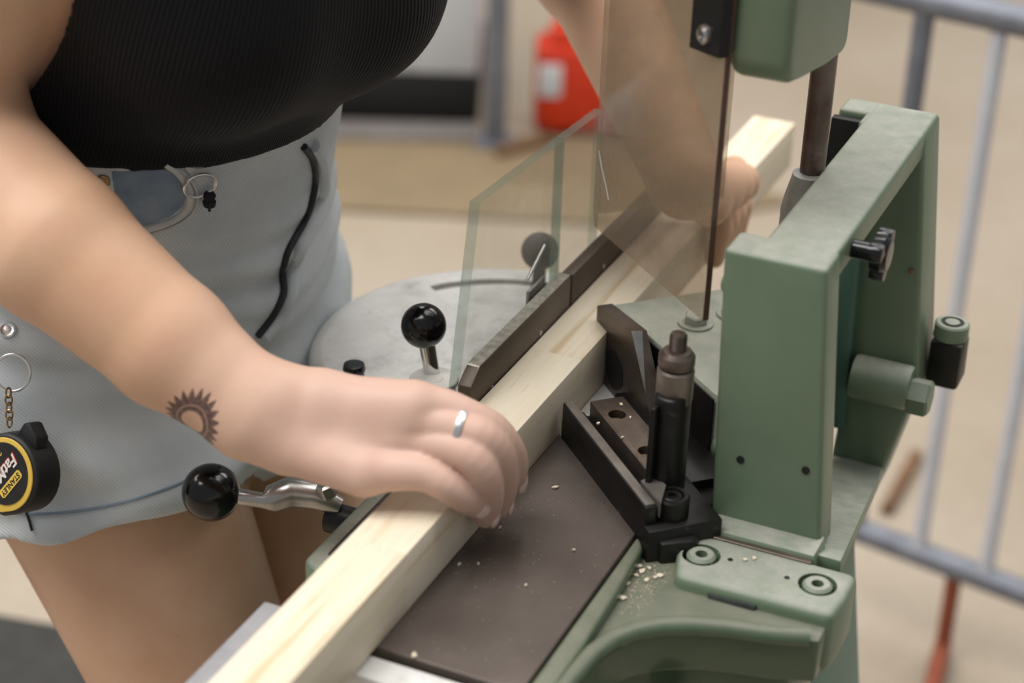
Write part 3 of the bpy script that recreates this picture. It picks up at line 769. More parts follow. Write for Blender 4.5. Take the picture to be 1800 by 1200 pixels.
# ---- left arm, reaching round behind the shield to the far end of the batten
LEL = Pd(1035, -75, 1.16); LW_ = Pz(1206, 318, 88)
LHJ = [[Pz(1246, 362, 66 - 2 * i) + v3(7 * i, 12 * i, 0), W(318 + 13 * i, 2, 50), W(313 + 13 * i, 10, 30), W(310 + 13 * i, 9, 12)] for i in range(4)]
def left_arm(P):
    d = rcone(P, LSH, LEL, 46, 38); d = smin(d, rcone(P, LEL, LW_, 34, 21), 12)
    palm = None
    for j in LHJ:
        c_ = rcone(P, LW_, j[0], 13, 11.5); palm = c_ if palm is None else smin(palm, c_, 7)
    d = smin(d, palm, 10); f = None
    for j in LHJ:
        c_ = smin(rcone(P, j[0], j[1], 10, 8.5), smin(rcone(P, j[1], j[2], 8.5, 7.6), rcone(P, j[2], j[3], 7.6, 6.4), 2), 2)
        f = c_ if f is None else smin(f, c_, 1.2)
    th = smin(rcone(P, LW_, W(300, -19, 66), 12, 10), rcone(P, W(300, -19, 66), W(312, -15, 47), 9.5, 8), 3)
    return smin(smin(d, f, 4), th, 5)
def head(P):
    e2 = np.cross(RG, ZU); d = econe(P, NB - TAX * 20, HD - ZU * 20, RG, FD, (46, 46), (42, 44))
    d = smin(d, econe(P, HD - ZU * 14 + FD * 6, HD + ZU * 22, RG, FD, (50, 62), (60, 74)), 18)
    d = smin(d, rcone(P, HD - ZU * 6 + FD * 66, HD - ZU * 26 + FD * 82, 8, 11), 8)
    for s_ in (1, -1): d = smin(d, rcone(P, HD + RG * 60 * s_ - ZU * 4, HD + RG * 62 * s_ + ZU * 18, 9, 12), 5)
    d = smin(d, rcone(P, HD - ZU * 52 + FD * 50 + RG * 14, HD - ZU * 52 + FD * 50 - RG * 14, 9, 9), 8)
    return d

def body(P):
    d, _, _ = torso(P); d = bust(P, d)
    d = smin(d, legs(P), 18)
    d = smin(d, rcone(P, CC + TAX * 40 + RG * 60, RSH, 52, 48), 20); d = smin(d, rcone(P, CC + TAX * 40 - RG * 60, LSH, 52, 48), 20)
    d = smin(d, rcone(P, RSH, REL, 47, 40), 12); d = smin(d, rcone(P, LSH, LEL, 46, 38), 12)
    return smin(d, head(P), 12)


proot = empty('person', toworld(v3(PC[0], PC[1], 0)) * 1.0)
proot.location.z = 0.0
PL = np.array(proot.location)
tag(proot, 'person in a black ribbed top and pale denim shorts pressing the batten with one hand', 'person')
def obj3(p): return Vector(np.asarray(p, float) * K3 + np.array([0, 0, TABLE_H]) - PL)   # drawing units -> person-local metres

skin = NT('skin')
# body: fine grids for the two arms, a coarse one for the rest, all one mesh
parts = []
V, Q = nets_of(right_arm, (-330, -285, -10), (30, -80, 235), 1.2); parts.append((relax(V, Q, 1), Q))
allp = np.array([LW_, LEL] + [p for j in LHJ for p in j]); lo = tuple(allp.min(0) - 45); hi = tuple(allp.max(0) + 45)
V, Q = nets_of(left_arm, lo, hi, 2.0); parts.append((relax(V, Q, 1), Q))
lo, hi, h = (-420, -330, FLOOR - 6), (190, 290, 640), 6.5
V, Q = nets_of(body, lo, hi, 4.5); parts.append((relax(V, Q, 2), Q))
bodyo = mesh_obj('body', parts, skin.m, proot, PL)
BV = np.concatenate([p[0] for p in parts]); 
bq = []; k = 0
for V, Q in parts: bq.append(Q + k); k += len(V)
arm_bvh = BVHTree.FromPolygons([Vector(x) for x in parts[0][0]], [list(map(int, x)) for x in parts[0][1]])
def hit(bvh, x, y):
    d = Vector(ray(x, y)).normalized(); l_, n_, i_, t_ = bvh.ray_cast(Vector(CAM * 1000), d)
    return (np.array(l_), np.array(n_)) if l_ is not None else (None, None)

# skin shader: warm tan, pinker at the hand, inked sun on the wrist
t = skin
cs = t.coord()
c = t.ramp(t.noise(16, 4, 0.6), [(0.3, lin((206, 163, 131))), (0.7, lin((217, 178, 149)))])
def dist_to(p):
    x = t.n('ShaderNodeVectorMath', operation='DISTANCE'); t.l(cs, x.inputs[0]); x.inputs[1].default_value = obj3(p); return x.outputs['Value']
fl = t.ramp(dist_to(Pz(720, 780, 50)), [(0.05, (1, 1, 1, 1)), (0.16, (0, 0, 0, 1))])
c = t.mix(t.math('MULTIPLY', fl, 0.8), c, lin((216, 182, 167)))
c = t.mix(t.math('MULTIPLY', t.ramp(t.noise(45, 5, 0.6), [(0.45, (0, 0, 0, 1)), (0.75, (1, 1, 1, 1))]), 0.22), c, lin((206, 148, 130)))
tp, tn = hit(arm_bvh, 338, 742)
ta = armdir - tn * (armdir @ tn); ta /= np.linalg.norm(ta); tc = np.cross(tn, ta)
def dotp(v):
    sb = t.n('ShaderNodeVectorMath', operation='SUBTRACT'); t.l(cs, sb.inputs[0]); sb.inputs[1].default_value = obj3(tp)
    x = t.n('ShaderNodeVectorMath', operation='DOT_PRODUCT'); t.l(sb.outputs[0], x.inputs[0]); x.inputs[1].default_value = Vector(v) / K3; return x.outputs['Value']
X_, Y_, N_ = dotp(ta), dotp(tc), dotp(tn)
X_ = t.math('MULTIPLY', X_, 1.0); Y_ = t.math('MULTIPLY', Y_, 0.80)
rad = t.math('SQRT', t.math('ADD', t.math('MULTIPLY', X_, X_), t.math('MULTIPLY', Y_, Y_)))
ang = t.math('ARCTAN2', Y_, X_)
sp_ = t.math('PINGPONG', t.math('MULTIPLY', ang, 22 / (2 * math.pi)), 0.5)       # 0..0.5
outr = t.math('MULTIPLY_ADD', sp_, -7.0, 14.2)
ink = t.math('MULTIPLY', t.math('LESS_THAN', rad, outr), t.math('GREATER_THAN', rad, 5.6))
fade = t.ramp(t.noise(600, 3), [(0.3, (0.7, 0.7, 0.7, 1)), (0.6, (0.95, 0.95, 0.95, 1))])
ringl = t.math('MULTIPLY', t.math('LESS_THAN', rad, 8.3), t.math('GREATER_THAN', rad, 7.6))
ink = t.math('MULTIPLY', ink, t.math('SUBTRACT', 1.0, t.math('MULTIPLY', ringl, 0.5)))
ink = t.math('MULTIPLY', t.math('MULTIPLY', ink, fade), t.math('LESS_THAN', t.math('ABSOLUTE', N_), 14.0))
c = t.mix(ink, c, lin((70, 54, 56)))
frk = t.ramp(t.noise(120, 2), [(0.77, (0, 0, 0, 1)), (0.80, (1, 1, 1, 1))])
c = t.mix(t.math('MULTIPLY', frk, 0.25), c, lin((150, 96, 70)))
t.base(c); t.set(Roughness=0.5); t.b.inputs['Subsurface Weight'].default_value = 0.12
t.b.inputs['Subsurface Radius'].default_value = (0.008, 0.003, 0.0015); t.b.inputs['Subsurface Scale'].default_value = 0.6
t.b.inputs['Specular IOR Level'].default_value = 0.35
t.bump(t.noise(420, 4, 0.6), 0.10, 0.0006)

# fingernails and the silver ring
nail = simple('fingernail', (226, 196, 182), (232, 204, 190), rough=0.25)
for k in ('pinky', 'ring', 'middle', 'index'):
    a, b = HP[k][-2], HP[k][-1]; d_ = (b - a) / np.linalg.norm(b - a); r = HR[k][-1]
    outn = 2 * HP[k][-2] - HP[k][-4] - HP[k][-1]; outn = outn / np.linalg.norm(outn) + V_ * 0.35 - U_ * 0.15; outn -= d_ * (outn @ d_); outn /= np.linalg.norm(outn); sd = np.cross(d_, outn)
    bm = bmesh.new(); cen = b + outn * (r - 0.55) - d_ * 0.5
    bmesh.ops.create_uvsphere(bm, u_segments=16, v_segments=10, radius=1.0)
    for v_ in bm.verts:
        co = v_.co; p = cen + d_ * (co.x * 5.4) + sd * (co.y * r * 0.78) + outn * (co.z * 1.3 - 0.10 * (co.y * r * 0.78) ** 2 * 0.35)
        v_.co = obj3(p)
    finish(bm, 'fingernail', nail, proot)
a, b = HP['middle'][1], HP['middle'][3]; d_ = (b - a) / np.linalg.norm(b - a)
rc = HP['middle'][2]; e1 = np.cross(d_, ZU); e1 /= np.linalg.norm(e1); e2 = np.cross(d_, e1); rr = 9.3
bm = bmesh.new(); rings = []
for i in range(40):
    an = 2 * math.pi * i / 40; n_ = e1 * math.cos(an) + e2 * math.sin(an)
    rings.append([bm.verts.new(obj3(rc + n_ * (rr + dr) + d_ * dx)) for dr, dx in ((-0.6, -1.6), (0.35, -1.5), (0.55, 0), (0.35, 1.5), (-0.6, 1.6))])
for i in range(40):
    for j in range(5): bm.faces.new((rings[i][j], rings[i][(j + 1) % 5], rings[(i + 1) % 40][(j + 1) % 5], rings[(i + 1) % 40][j]))
tag(finish(bm, 'finger_ring', 'silver', proot), 'plain silver finger ring')

# ---- black ribbed top
HEM0 = PC + ZU * 155 + FD * 18; HEMN = (TAX * 0.55 + ZU * 0.8); HEMN /= np.linalg.norm(HEMN)
def top_sdf(P):
    d, _, _ = torso(P); d = bust(P, d)
    d = smin(d, rcone(P, CC + TAX * 40 + RG * 60, CC + TAX * 62 + RG * 92, 52, 36), 16)
    d = smin(d, rcone(P, CC + TAX * 40 - RG * 60, CC + TAX * 62 - RG * 92, 52, 36), 16)
    wr = 1.6 * np.sin((P @ np.asarray(TAX, F32)) / 9.0 + (P @ np.asarray(RG, F32)) / 38.0) * np.clip(1 - ((P - np.asarray(WC + FD * 60 + TAX * 8, F32)) @ np.asarray(TAX, F32)) / 70.0, 0, 1)
    o_ = d - 6.5 - wr
    sh = np.maximum(o_, -((P - np.asarray(HEM0, F32)) @ np.asarray(HEMN, F32)))
    sh = np.maximum(sh, (P - np.asarray(NB - TAX * 22, F32)) @ np.asarray(TAX, F32))
    for A_, B_ in ((RSH, REL), (LSH, LEL)): sh = np.maximum(sh, -(rcone(P, A_, B_, 58, 44)))
    return sh
lo, hi, h = (-330, -200, 50), (90, 190, 400), 3.6
V, Q = nets_of(top_sdf, lo, hi, 2.8)
# knit ribs run up the body: count them by the angle round the trunk
t = NT('black_ribbed_knit')
cs = t.coord()
rel = t.n('ShaderNodeVectorMath', operation='SUBTRACT'); t.l(cs, rel.inputs[0]); rel.inputs[1].default_value = obj3(WC)
def dv(v):
    x = t.n('ShaderNodeVectorMath', operation='DOT_PRODUCT'); t.l(rel.outputs[0], x.inputs[0]); x.inputs[1].default_value = Vector(v); return x.outputs['Value']
ang = t.math('ARCTAN2', dv(TFD), dv(RG))
rib = t.math('SINE', t.math('ADD', t.math('MULTIPLY', ang, 300.0), t.math('MULTIPLY', t.noise(9, 2), 9.0)))
rb = t.math('MULTIPLY_ADD', rib, 0.5, 0.5)
c = t.ramp(rb, [(0.0, lin((7, 7, 9))), (1.0, lin((20, 21, 25)))])
lint = t.ramp(t.noise(900, 2), [(0.78, (0, 0, 0, 1)), (0.81, (1, 1, 1, 1))])
t.base(t.mix(t.math('MULTIPLY', lint, 0.35), c, lin((150, 150, 150)))); t.set(Roughness=0.85); t.b.inputs['Specular IOR Level'].default_value = 0.25; t.b.inputs['Sheen Weight'].default_value = 0.05
t.bump(rb, 0.55, 0.0012)
topo = mesh_obj('ribbed_top', [(relax(V, Q, 2), Q)], t.m, proot, PL)

# ---- denim shorts
THD = (RK - RH) / np.linalg.norm(RK - RH); THL = (LK - LH) / np.linalg.norm(LK - LH)
WB0 = PC + ZU * 168 + FD * 18
def shorts_sdf(P, grow=0.0):
    d, _, _ = torso(P)
    r_ = rcone(P, RH - THD * 10, RH + THD * 150, 82, 84); l_ = rcone(P, LH - THL * 10, LH + THL * 150, 75, 77)
    r_ = np.maximum(r_, (P - np.asarray(RH + THD * 78, F32)) @ np.asarray(THD * 0.86 + v3(-0.12, -0.1, -0.30), F32))
    l_ = np.maximum(l_, (P - np.asarray(LH + THL * 84, F32)) @ np.asarray(THL, F32))
    px = P[..., 0]; py = P[..., 1]; pz = P[..., 2]
    folds = 2.3 * np.sin(pz / 3.9 + px / 24.0 - py / 30.0 + 1.5 * np.sin(px / 29.0 + py / 40.0)) * np.exp(-((pz - 52) / 34.0) ** 2)
    folds = folds + 3.6 * np.sin(pz / 8.5 + px / 22.0 - py / 36.0 + 1.2 * np.sin(px / 37.0)) * np.exp(-((pz + 22) / 48.0) ** 2)
    folds = folds + 1.3 * np.sin(pz / 5.0 - px / 15.0 + py / 21.0) * np.exp(-((pz + 60) / 40.0) ** 2)
    b_ = np.maximum(d - 5.0, -(pz - (PC[2] - 70)))
    a = smin(smin(b_, r_, 26), l_, 26) + folds * 1.25
    inner = np.minimum(rcone(P, RH + THD * 62, RH + THD * 170, 72, 76), rcone(P, LH + THL * 62, LH + THL * 170, 70, 72))
    sh = np.maximum(a, -inner)
    # cloth rests against the round plate instead of passing through it
    pc_ = W(CX, CY, 0)
    near_ = np.maximum(np.sqrt((px - pc_[0]) ** 2 + (py - pc_[1]) ** 2) - (RP + 1.5), np.abs(pz + 9) - 11)
    sh = np.maximum(sh, -near_)
    return np.maximum(sh, (P - np.asarray(WB0, F32)) @ np.asarray(HEMN, F32))
lo, hi, h = (-370, -160, -200), (30, 210, 200), 3.0
V, Q = nets_of(shorts_sdf, lo, hi, 2.4); V = relax(V, Q, 2)
t = NT('washed_denim')
cs = t.coord()
c = t.ramp(t.noise(11, 5, 0.6), [(0.3, lin((188, 197, 201))), (0.55, lin((208, 214, 216))), (0.75, lin((224, 227, 227)))])
tw = t.n('ShaderNodeTexWave', wave_type='BANDS', bands_direction='DIAGONAL'); tw.inputs['Scale'].default_value = 210; tw.inputs['Distortion'].default_value = 1.0; t.l(cs, tw.inputs[0])
gg = t.ramp(tw.outputs['Fac'], [(0.0, (0.90, 0.90, 0.91, 1)), (1.0, (1.04, 1.04, 1.04, 1))])
t.base(t.mix(1.0, c, gg, 'MULTIPLY')); t.set(Roughness=0.9); t.b.inputs['Specular IOR Level'].default_value = 0.2
t.bump(tw.outputs['Fac'], 0.25, 0.0006); M['denim'] = t.m
shorts = mesh_obj('denim_shorts', [(V, Q)], t.m, proot, PL)
sh_bvh = BVHTree.FromPolygons([Vector(x) for x in V], [list(map(int, x)) for x in Q])

def on_shorts(x, y, off=0.8):
    p_, n_ = hit(sh_bvh, x, y)
    return None if p_ is None else (p_ + n_ * off, n_)
def seam(name, pix, r, mat, parent=None, off=0.6):
    ps = [on_shorts(x, y, off) for x, y in spline(pix)]; ps = [obj3(p[0]) for p in ps if p is not None]
    return tube(name, ps, r * K3, mat, parent or proot, 8)
def cloth_patch(name, pix, off, mat, parent=None, rings=6):
    cen = np.mean(np.array(pix, float), 0); bm = bmesh.new(); rows = []
    for k in range(rings, 0, -1):
        row = []
        for p in pix:
            h_ = on_shorts(*(cen + (np.array(p, float) - cen) * k / rings), off if k < rings else 0.1)
            row.append(bm.verts.new(obj3(h_[0])))
        rows.append(row)
    c_ = bm.verts.new(obj3(on_shorts(*cen, off)[0])); n = len(pix)
    for A, B in zip(rows, rows[1:]):
        for i in range(n): bm.faces.new((A[i], A[(i + 1) % n], B[(i + 1) % n], B[i]))
    for i in range(n): bm.faces.new((rows[-1][i], rows[-1][(i + 1) % n], c_))
    return finish(bm, name, mat, parent or proot, 60)

M['denimdark'] = simple('unfaded_denim', (104, 124, 146), (146, 160, 172), rough=0.9, nscale=30, bump=0.2, bscale=900)
M['denimpale'] = simple('frayed_denim', (188, 190, 186), (206, 207, 202), rough=0.9, nscale=60, bump=0.3, bscale=900)
M['darktwill'] = simple('dark_zip_tape', (20, 22, 26), (32, 34, 38), rough=0.6)  # near-black cloth for the zip tape and loose thread
cloth_patch('pocket_lining', [(196, 300), (250, 296), (296, 292), (318, 312), (329, 340), (322, 362), (300, 380), (270, 392), (238, 400), (214, 380), (202, 345)], 0.9, 'denimdark')
seam('pocket_seam', [(290, 286), (312, 302), (330, 328), (333, 352), (320, 374), (296, 390), (262, 401), (236, 406)], 2.0, 'denimpale')
seam('pocket_seam', [(303, 288), (326, 306), (343, 330), (346, 356), (331, 381), (302, 398), (264, 410), (238, 414)], 0.9, 'denimpale')
seam('fly_zip', [(531, 256), (547, 280), (551, 320), (538, 375), (505, 440), (494, 480), (496, 515), (478, 552), (450, 590)], 2.0, 'darktwill', off=1.2)
seam('fly_flap', [(548, 256), (563, 284), (566, 330), (552, 385), (524, 440), (512, 480), (508, 520), (490, 556), (462, 594)], 4.2, 'denim', off=0.4)
seam('hem_stitch', [(4, 900), (60, 903), (120, 900), (180, 891), (240, 876), (300, 856), (340, 838)], 0.8, 'denimdark', off=0.3)
seam('loose_thread', [(44, 893), (52, 912), (58, 932)], 0.7, 'darktwill', off=1.0)
def stud(name, x, y, r, mat, parent=None, ringmat=None):
    p_, n_ = on_shorts(x, y, 0.0); o_ = lathe(name, [(0, 0), (r, 0), (r, 1.0), (r * 0.8, 1.7), (r * 0.62, 1.3), (r * 0.45, 1.3), (r * 0.3, 1.9), (0, 2.0)], obj3(p_), Vector(n_), mat, parent or proot, 24); return o_
stud('rivet', 181, 318, 3.6, 'brass')
stud('snap_button', 14, 580, 4.4, 'silver')
lp = cloth_patch('belt_loop', [(322, 288), (346, 292), (372, 288), (371, 300), (364, 306), (334, 306), (325, 300)], 1.8, 'denimpale')

# ---- small split ring with a black toggle on the belt loop
def at_shorts(x, y, off): p_, n_ = on_shorts(x, y, off); return p_, n_
p_, n_ = at_shorts(346, 318, 4.0)
kr = empty('split_ring', toworld(p_)); tag(kr, 'small wire ring with a black knotted toggle on the shorts belt loop', 'ring')
ex = np.cross(ZU, n_); ex /= np.linalg.norm(ex); ey = np.cross(n_, ex)
def rl(p): return Vector(np.asarray(p) - p_) * K3
tube('ring_wire', [rl(p_ + ex * 8.2 * math.cos(a_) + ey * 7.0 * math.sin(a_)) for a_ in np.linspace(0, 2 * math.pi, 33)[:-1]], 0.9 * K3, 'silver', kr, 8, True)
kd = p_ + ex * 5.0 - ey * 9.0 + n_ * 1.5
lathe('toggle_knot', [(0, -4.5), (2.4, -4.2), (3.4, -2.5), (2.6, -0.8), (3.5, 0.8), (3.0, 3.2), (1.6, 4.2), (0, 4.4)], rl(kd), Vector(-ey + n_ * 0.2), 'cord', kr, 14)
tube('cord_tail', [rl(kd - ey * 4), rl(kd - ey * 7 + ex * 0.6)], 0.8 * K3, 'cord', kr, 6)

# ---- keyring tape measure hanging at the hip
TC = Pd(18, 832, 0.958)
KR = Pd(22, 655, 0.960)
tm = empty('tape_measure', toworld(TC)); tag(tm, 'black and yellow keyring tape measure hanging from the shorts at the hip', 'tape measure')
def tl(p): return Vector(np.asarray(p) - TC) * K3
def campt(x, y, d): return Pd(x, y, d)
e1 = Pd(60, 655, 0.960) - KR; e1 /= np.linalg.norm(e1); e2 = Pd(22, 615, 0.957) - KR; e2 /= np.linalg.norm(e2)
tube('key_ring', [tl(KR + e1 * 8.8 * math.cos(a_) + e2 * 9.6 * math.sin(a_)) for a_ in np.linspace(0, 2 * math.pi, 41)[:-1]], 0.75 * K3, 'silver', tm, 8, True)
nfw = FW / np.linalg.norm(FW)
for i, yy in enumerate((690, 703, 716, 729, 742)):
    c_ = Pd(15 + i * 0.4, yy, 0.957 - i * 0.001); a1 = e2; a2 = e1 if i % 2 else nfw * 0.8 + e1 * 0.5
    tube('chain_link', [tl(c_ + a1 * 2.6 * math.cos(b_) + a2 * 1.7 * math.sin(b_)) for b_ in np.linspace(0, 2 * math.pi, 17)[:-1]], 0.5 * K3, 'brass', tm, 6, True)
# case: rounded D shape, face turned to the left of the picture
FN = v3(-0.50, -0.80, 0.33); FN /= np.linalg.norm(FN)
fx = np.cross(ZU, FN); fx /= np.linalg.norm(fx); fy = np.cross(FN, fx)        # face right / up
def fp(x, y, n): return tl(TC + fx * x + fy * y + FN * n)
# outline: circle with a squared lower corner (the tape mouth)
outl = []
for a_ in np.linspace(math.radians(-62), math.radians(205), 34): outl.append((20.5 * math.cos(a_), 20.5 * math.sin(a_)))
outl += [(-19.5, -17), (-16, -21.5), (2, -21.5)]
def slab(name, sc, n0, n1, mat, r=0):
    bm = bmesh.new(); add_prism(bm, [fp(x * sc, y * sc, n0) for x, y in outl], Vector(FN) * ((n1 - n0) * K3)); bmesh.ops.recalc_face_normals(bm, faces=bm.faces)
    if r: bev(bm, r, 3, ang=60)
    return finish(bm, name, mat, tm)
slab('case', 1.0, -15, 3.0, 'blacklabel', 2.2)
slab('case_face', 0.90, 2.9, 3.9, 'yellow', 0.5)
bm = bmesh.new(); add_prism(bm, [fp(15.6 * math.cos(a_), 15.6 * math.sin(a_) + 0.5, 3.8) for a_ in np.linspace(0, 2 * math.pi, 41)[:-1]], Vector(FN) * (0.6 * K3)); lab = finish(bm, 'face_label', 'blacklabel', tm)
slab('case_lug', 0.0001, 0, 0.1, 'blacklabel')
bpy.data.objects.remove(bpy.data.objects['case_lug'], do_unlink=True)
bm = bmesh.new(); add_prism(bm, [fp(x, y, -10) for x, y in [(-2, 18), (2, 27), (6, 28), (12, 22), (13, 16)]], Vector(FN) * (9 * K3)); bmesh.ops.recalc_face_normals(bm, faces=bm.faces); bev(bm, 1.2, 2); finish(bm, 'case_lug', 'blacklabel', tm)

def text_mesh(name, body, size, o3, xd, yd, nd, mat, parent, ext=0.15, shear=0.0):
    cu = bpy.data.curves.new('txt', 'FONT'); cu.body = body; cu.size = size; cu.align_x = 'CENTER'; cu.align_y = 'CENTER'; cu.extrude = ext; cu.shear = shear; cu.offset = size * 0.02
    ob = bpy.data.objects.new('txt', cu); COL.objects.link(ob); bpy.context.view_layer.update()
    me = bpy.data.meshes.new_from_object(ob.evaluated_get(bpy.context.evaluated_depsgraph_get())); bpy.data.objects.remove(ob, do_unlink=True)
    for v_ in me.vertices:
        c_ = v_.co; v_.co = o3 + (Vector(xd) * c_.x + Vector(yd) * c_.y + Vector(nd) * c_.z) * K3
    me.materials.clear(); me.materials.append(M[mat]); me.name = name
    o_ = bpy.data.objects.new(name, me); COL.objects.link(o_); o_.parent = parent; return o_
ra = math.radians(-122); xd = fx * math.cos(ra) + fy * math.sin(ra); yd = -fx * math.sin(ra) + fy * math.cos(ra)
def lp3(x, y, n): return tl(TC + xd * x + yd * y + FN * n + fy * 0.5)
text_mesh('lettering', 'FatMax', 8.6, lp3(0, -1.2, 4.45), xd, yd, FN, 'redprint', lab, 0.06, 0.2)
text_mesh('lettering', 'FatMax', 8.2, lp3(0, -0.9, 4.62), xd, yd, FN, 'white', lab, 0.06, 0.2)
bm = bmesh.new(); add_prism(bm, [lp3(x, y, 4.4) for x, y in [(-9, 5.2), (-8, 4.4), (8, 4.4), (9, 5.2), (9, 8.2), (8, 9), (-8, 9), (-9, 8.2)]], Vector(FN) * (0.35 * K3)); bd = finish(bm, 'badge', 'yellow', lab)
text_mesh('lettering', 'STANLEY', 3.9, lp3(0, 6.7, 4.85), xd, yd, FN, 'blacklabel', lab, 0.05)
text_mesh('lettering', '2m', 5.2, lp3(-3, -9.6, 4.5), xd, yd, FN, 'yellow', lab, 0.05)

# ================================================================== BACKGROUND
def fl(x, y, z=FLOOR): return toworld(Pz(x, y, z))
# crowd barrier
BX = Pz(1650, 985, FLOOR + 120); BY = Pz(1800, 1042, FLOOR + 120)
bd_ = (BY - BX); bd_[2] = 0; bd_ /= np.linalg.norm(bd_)
bar = empty('crowd_barrier', toworld(v3(BX[0], BX[1], FLOOR))); tag(bar, 'blurred grey metal crowd barrier standing behind the machine at right', 'barrier')
def bl(t_, z): return Vector((bd_[0] * t_ * K3, bd_[1] * t_ * K3, (z - 0) * K3))
ZT = 680
tube('bottom_rail', [bl(-130, 120), bl(900, 120)], 13 * K3, 'barrier', bar, 14)
tube('top_rail', [bl(-170, ZT), bl(900, ZT)], 14 * K3, 'barrier', bar, 14)

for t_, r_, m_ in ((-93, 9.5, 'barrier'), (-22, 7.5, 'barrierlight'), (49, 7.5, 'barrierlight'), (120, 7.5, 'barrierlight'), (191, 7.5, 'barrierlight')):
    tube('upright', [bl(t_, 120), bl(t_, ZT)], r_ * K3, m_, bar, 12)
M['rustred'] = simple('rust_red_paint', (128, 62, 40), (150, 78, 52), rough=0.7)
fdir = v3(-0.31, -0.95, 0)
for t0 in (18, 600):
    c_ = bl(t0, 14)
    tube('foot', [c_ + Vector(fdir) * (-20 * K3), c_ + Vector(fdir) * (280 * K3)], 9 * K3, 'rustred', bar, 10)
    tube('foot_stem', [c_ + Vector(fdir) * (-14 * K3), bl(t0, 120)], 8 * K3, 'rustred', bar, 10)

def floor_slab(name, pix, z1, mat, label, cat, r=2, z0=0.0):
    pts = [Pz(x, y, FLOOR) for x, y in pix] if len(pix[0]) == 2 else [v3(*p) for p in pix]
    cen = np.mean(pts, 0); o = empty(name, toworld(v3(cen[0], cen[1], FLOOR)))
    return None
def slab_obj(name, pts, z0, z1, mat, label, cat, r=2):
    """pts: xy drawing units on the floor, heights above the floor"""
    cx_, cy_ = np.mean([p[0] for p in pts]), np.mean([p[1] for p in pts])
    bm = bmesh.new(); add_prism(bm, [Vector(((x - cx_) * K3, (y - cy_) * K3, 0)) for x, y in pts], Vector((0, 0, (z1 - z0) * K3)))
    bmesh.ops.recalc_face_normals(bm, faces=bm.faces); bev(bm, r, 2)
    o = finish(bm, name, mat); o.location = toworld(v3(cx_, cy_, FLOOR + z0)); 
    return tag(o, label, cat)
M['mat'] = simple('dark_sheet', (44, 42, 40), (54, 52, 49), rough=0.8, bump=0.2)
M['floorshade'] = simple('floor_shade_grey', (98, 92, 88), (112, 106, 102), rough=0.95)
M['ply'] = simple('worn_plywood', (118, 101, 75), (130, 112, 85), rough=0.7, nscale=6)
M['whitebox'] = simple('white_board', (190, 194, 196), (208, 210, 211), rough=0.6, nscale=3)
M['redplastic'] = simple('red_plastic', (188, 42, 12), (204, 54, 18), rough=0.4)
M['brownwood'] = simple('brown_wood', (92, 64, 40), (120, 88, 58), rough=0.7)
slab_obj('dark_floor_sheet', [(-519, 668), (-430, 648), (-376, 575), (-330, 300), (-1000, 250), (-1000, 760)], 0, 6, 'mat', 'thin dark sheet on the floor below the bent leg at lower left', 'mat')  # thin dark sheet lying on the floor
slab_obj('plywood_sheet', [(-420, 1720), (-420, 2005), (160, 2040), (430, 1800), (200, 1690)], 0, 8, 'ply', 'tan plywood sheet lying on the floor behind the glass guard', 'plywood')
slab_obj('floor_shade_sheet', [(-430, 1968), (-430, 2052), (-70, 2066), (-60, 1992)], 9, 14, 'floorshade', 'thin grey sheet painting the floor shade in front of the black plinth', 'mat')  # grey sheet paints the shade on the floor before the plinth
# plinth with feet and white crate on it
pl_ = empty('black_plinth', toworld(v3(-240, 2200, FLOOR))); tag(pl_, 'low black plinth under the white storage crate in the background', 'plinth')
def wb(name, x0, x1, y0, y1, z0, z1, mat, parent, org, r=3):
    bm = bmesh.new(); add_prism(bm, [Vector(((x - org[0]) * K3, (y - org[1]) * K3, z0 * K3)) for x, y in ((x0, y0), (x1, y0), (x1, y1), (x0, y1))], Vector((0, 0, (z1 - z0) * K3)))
    bmesh.ops.recalc_face_normals(bm, faces=bm.faces); bev(bm, r, 2); return finish(bm, name, mat, parent)
wb('plinth_body', -430, -68, 2070, 2360, 12, 92, 'hole', pl_, (-240, 2200))
for x_ in (-400, -110): wb('plinth_foot', x_, x_ + 30, 2080, 2350, 0, 13, 'hole', pl_, (-240, 2200), 1)
cr = empty('storage_crate', toworld(v3(-240, 2200, FLOOR + 92))); tag(cr, 'white storage crate standing on the black plinth in the background', 'crate')
wb('crate_body', -426, -72, 2074, 2356, 0, 300, 'whitebox', cr, (-240, 2200), 6)
wb('crate_rim', -432, -66, 2068, 2362, 286, 306, 'whitebox', cr, (-240, 2200), 4)
for x_ in (-330, -190): wb('crate_rib', x_, x_ + 8, 2068, 2076, 14, 284, 'whitebox', cr, (-240, 2200), 1)
# grey post on a base plate
ps_ = empty('steel_post', toworld(v3(-40, 1990, FLOOR + 9))); tag(ps_, 'grey steel post with a base plate beside the white crate', 'post')
wb('post_tube', -58, -22, 1972, 2008, 3, 640, 'barrier', ps_, (-40, 1990), 5)
wb('base_plate', -70, -8, 1960, 2022, 0, 4, 'barrier', ps_, (-40, 1990), 1)
